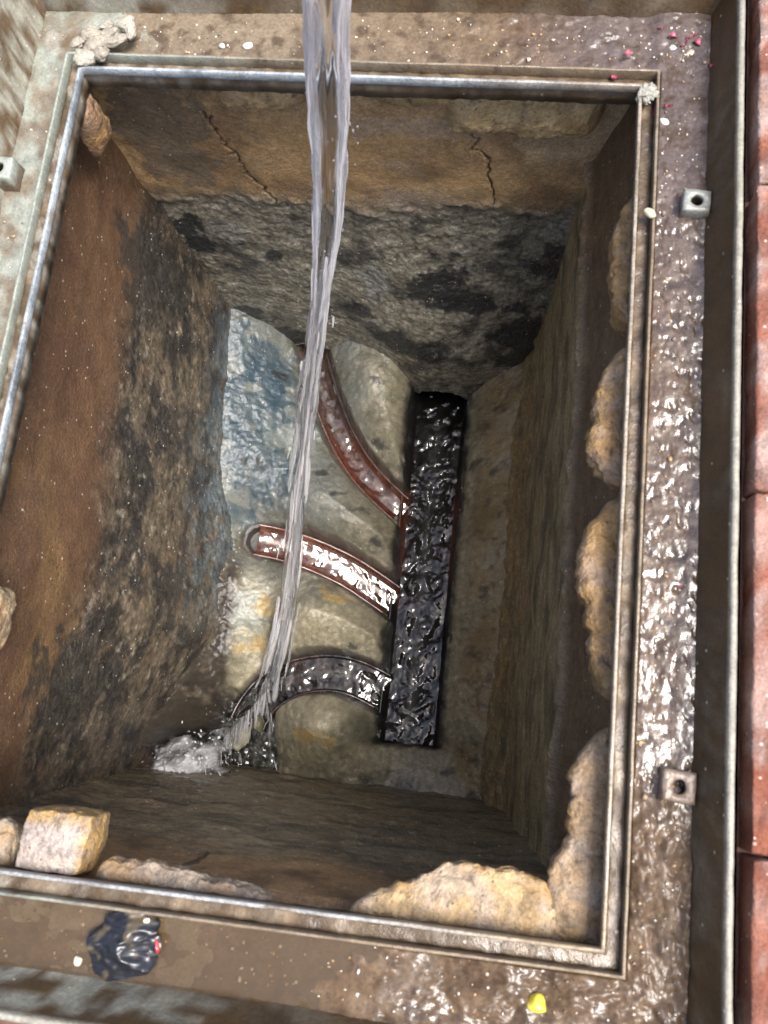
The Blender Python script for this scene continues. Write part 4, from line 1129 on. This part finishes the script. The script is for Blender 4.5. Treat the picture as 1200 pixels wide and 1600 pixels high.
for k, (px, py, L, W, rot, lab) in enumerate((
    (1034, 44, .007, .005, .3, 'small pink petal nearest the far rim above the white pebble'),
    (1051, 58, .009, .006, -.2, 'pink petal just above the white pebble'),
    (1080, 58, .010, .005, .5, 'pink petal above the buff pebble'),
    (1090, 69, .009, .007, -.6, 'pink petal at the right of the buff pebble'),
    (1069, 69, .008, .005, .9, 'pink petal between the white and the buff pebble'),
    (982, 86, .010, .007, .2, 'pink petal on the far tray beside the ridge'),
    (962, 118, .009, .007, .7, 'pink petal lying in the groove beside the far lip'),
    (1110, 102, .010, .004, 1.35, 'narrow pink petal against the right rim'),
    (1044, 166, .008, .004, -.6, 'pink petal beside the corner of the ridge on the right'),
    (1062, 917 - 0, .005, .003, .2, 'tiny pink petal stuck in the shining mud on the right'),
    (1023, 175, .004, .003, 1.2, 'tiny pink petal between the lip and the ridge on the right'))):
    petal(px, py, -.0045 if k not in (6, 10) else -.004, L, W, rot, 700 + k * 3.3)
    o = bpy.data.objects[[q for q in bpy.data.objects.keys() if q.startswith('petal')][-1]]
    tag(o, lab, 'petal', 'pink petals fallen on the frame')

# crumpled black plastic lying in the near tray
def scrap():
    n, m = 60, 48
    u = np.linspace(-1, 1, n); v = np.linspace(-1, 1, m); U, Vv = np.meshgrid(u, v, indexing='ij')
    R = .024; X = U * np.sqrt(1 - Vv ** 2 / 2) * R * 1.05; Y = Vv * np.sqrt(1 - U ** 2 / 2) * R * .80
    edge = 1 + .38 * fbm(X, Y, 0, .022, 3, 801); X = X * edge; Y = Y * edge
    Z = .008 * (1 - (U ** 2 + Vv ** 2) / 2) + fbm(X * .6 + Y, Y - X * .3, 0, .022, 3, 802, .45, True) * .0062
    p = at(203, 1475, -.010); rot = .3; c, s = math.cos(rot), math.sin(rot)
    V = np.stack([c * X - s * Y + p[0], s * X + c * Y + p[1], Z + p[2]], -1).reshape(-1, 3)
    V = np.concatenate([V, V - [0, 0, .0006]]); F = gridf(n, m); F = np.concatenate([F, F[:, ::-1] + n * m])
    col = np.zeros((len(V), 3)) + (.012, .013, .018)
    col = mixc(col, (.13, .10, .06), sstep(.1, .35, fbm(*V.T, .014, 3, 804)) * .8)
    tag(make('plastic_scrap', V, F, MT['plain'], None, col, .35), 'crumpled black plastic scrap lying in the near side of the tray', 'plastic scrap')
scrap()
tag(rock('red_fragment', at(246, 1478, -.004), (.0014, .0050, .0020), 8.1, (.42, .03, .03), MT['plain'], .25, 3, .2, .9, None, .8), 'tiny red fragment at the right edge of the black plastic scrap', 'fragment')
tag(rock('pebble', at(229, 1438, -.001), (.0022, .0018, .0016), 8.9, (.62, .58, .48), MT['plain'], .25, 3, .2, .9, None, .5), 'cream chip on the upper edge of the black plastic scrap', 'pebble')

# shallow brown water standing in the near tray
def puddle():
    xs = np.arange(-.235, .10, .002); ys = np.arange(-.359, -.3155, .0015)
    X, Y = np.meshgrid(xs, ys, indexing='ij')
    Z = -.0108 + fbm(X, Y, 0, .05, 2, 811) * .0003
    tag(make('water', np.stack([X, Y, Z], -1), gridf(len(xs), len(ys)), MT['puddle']), 'shallow brown water standing in the near side of the tray', 'water', kind='structure')
puddle()

# dead leaf stalk stuck to the near wall
P = np.array([on_y(x_, y_, -.288) for x_, y_ in ((283, 1360), (295, 1357), (308, 1352), (318, 1345), (326, 1340))]) + [0, .003, 0]
tt = np.linspace(0, 1, 30); Q = np.stack([np.interp(tt, np.linspace(0, 1, len(P)), P[:, k]) for k in range(3)], 1)
th = np.linspace(0, 2 * PI, 8, endpoint=False); Rr = .0022 * np.sin(PI * np.clip(tt, .05, .95)) ** .5 * (1 + .7 * fbm(tt * 7, 0, 0, 1, 3, 820))
V = Q[:, None, :] + Rr[:, None, None] * (np.array([0, 1, 0.])[None, None] * np.cos(th)[None, :, None] + np.array([.3, 0, 1.])[None, None] * np.sin(th)[None, :, None])
tag(make('twig', V, gridf(30, 8, False, True), MT['plain'], None, np.zeros((240, 3)) + (.02, .015, .012), .5), 'short black twig stuck to the front wall below the lip', 'twig')
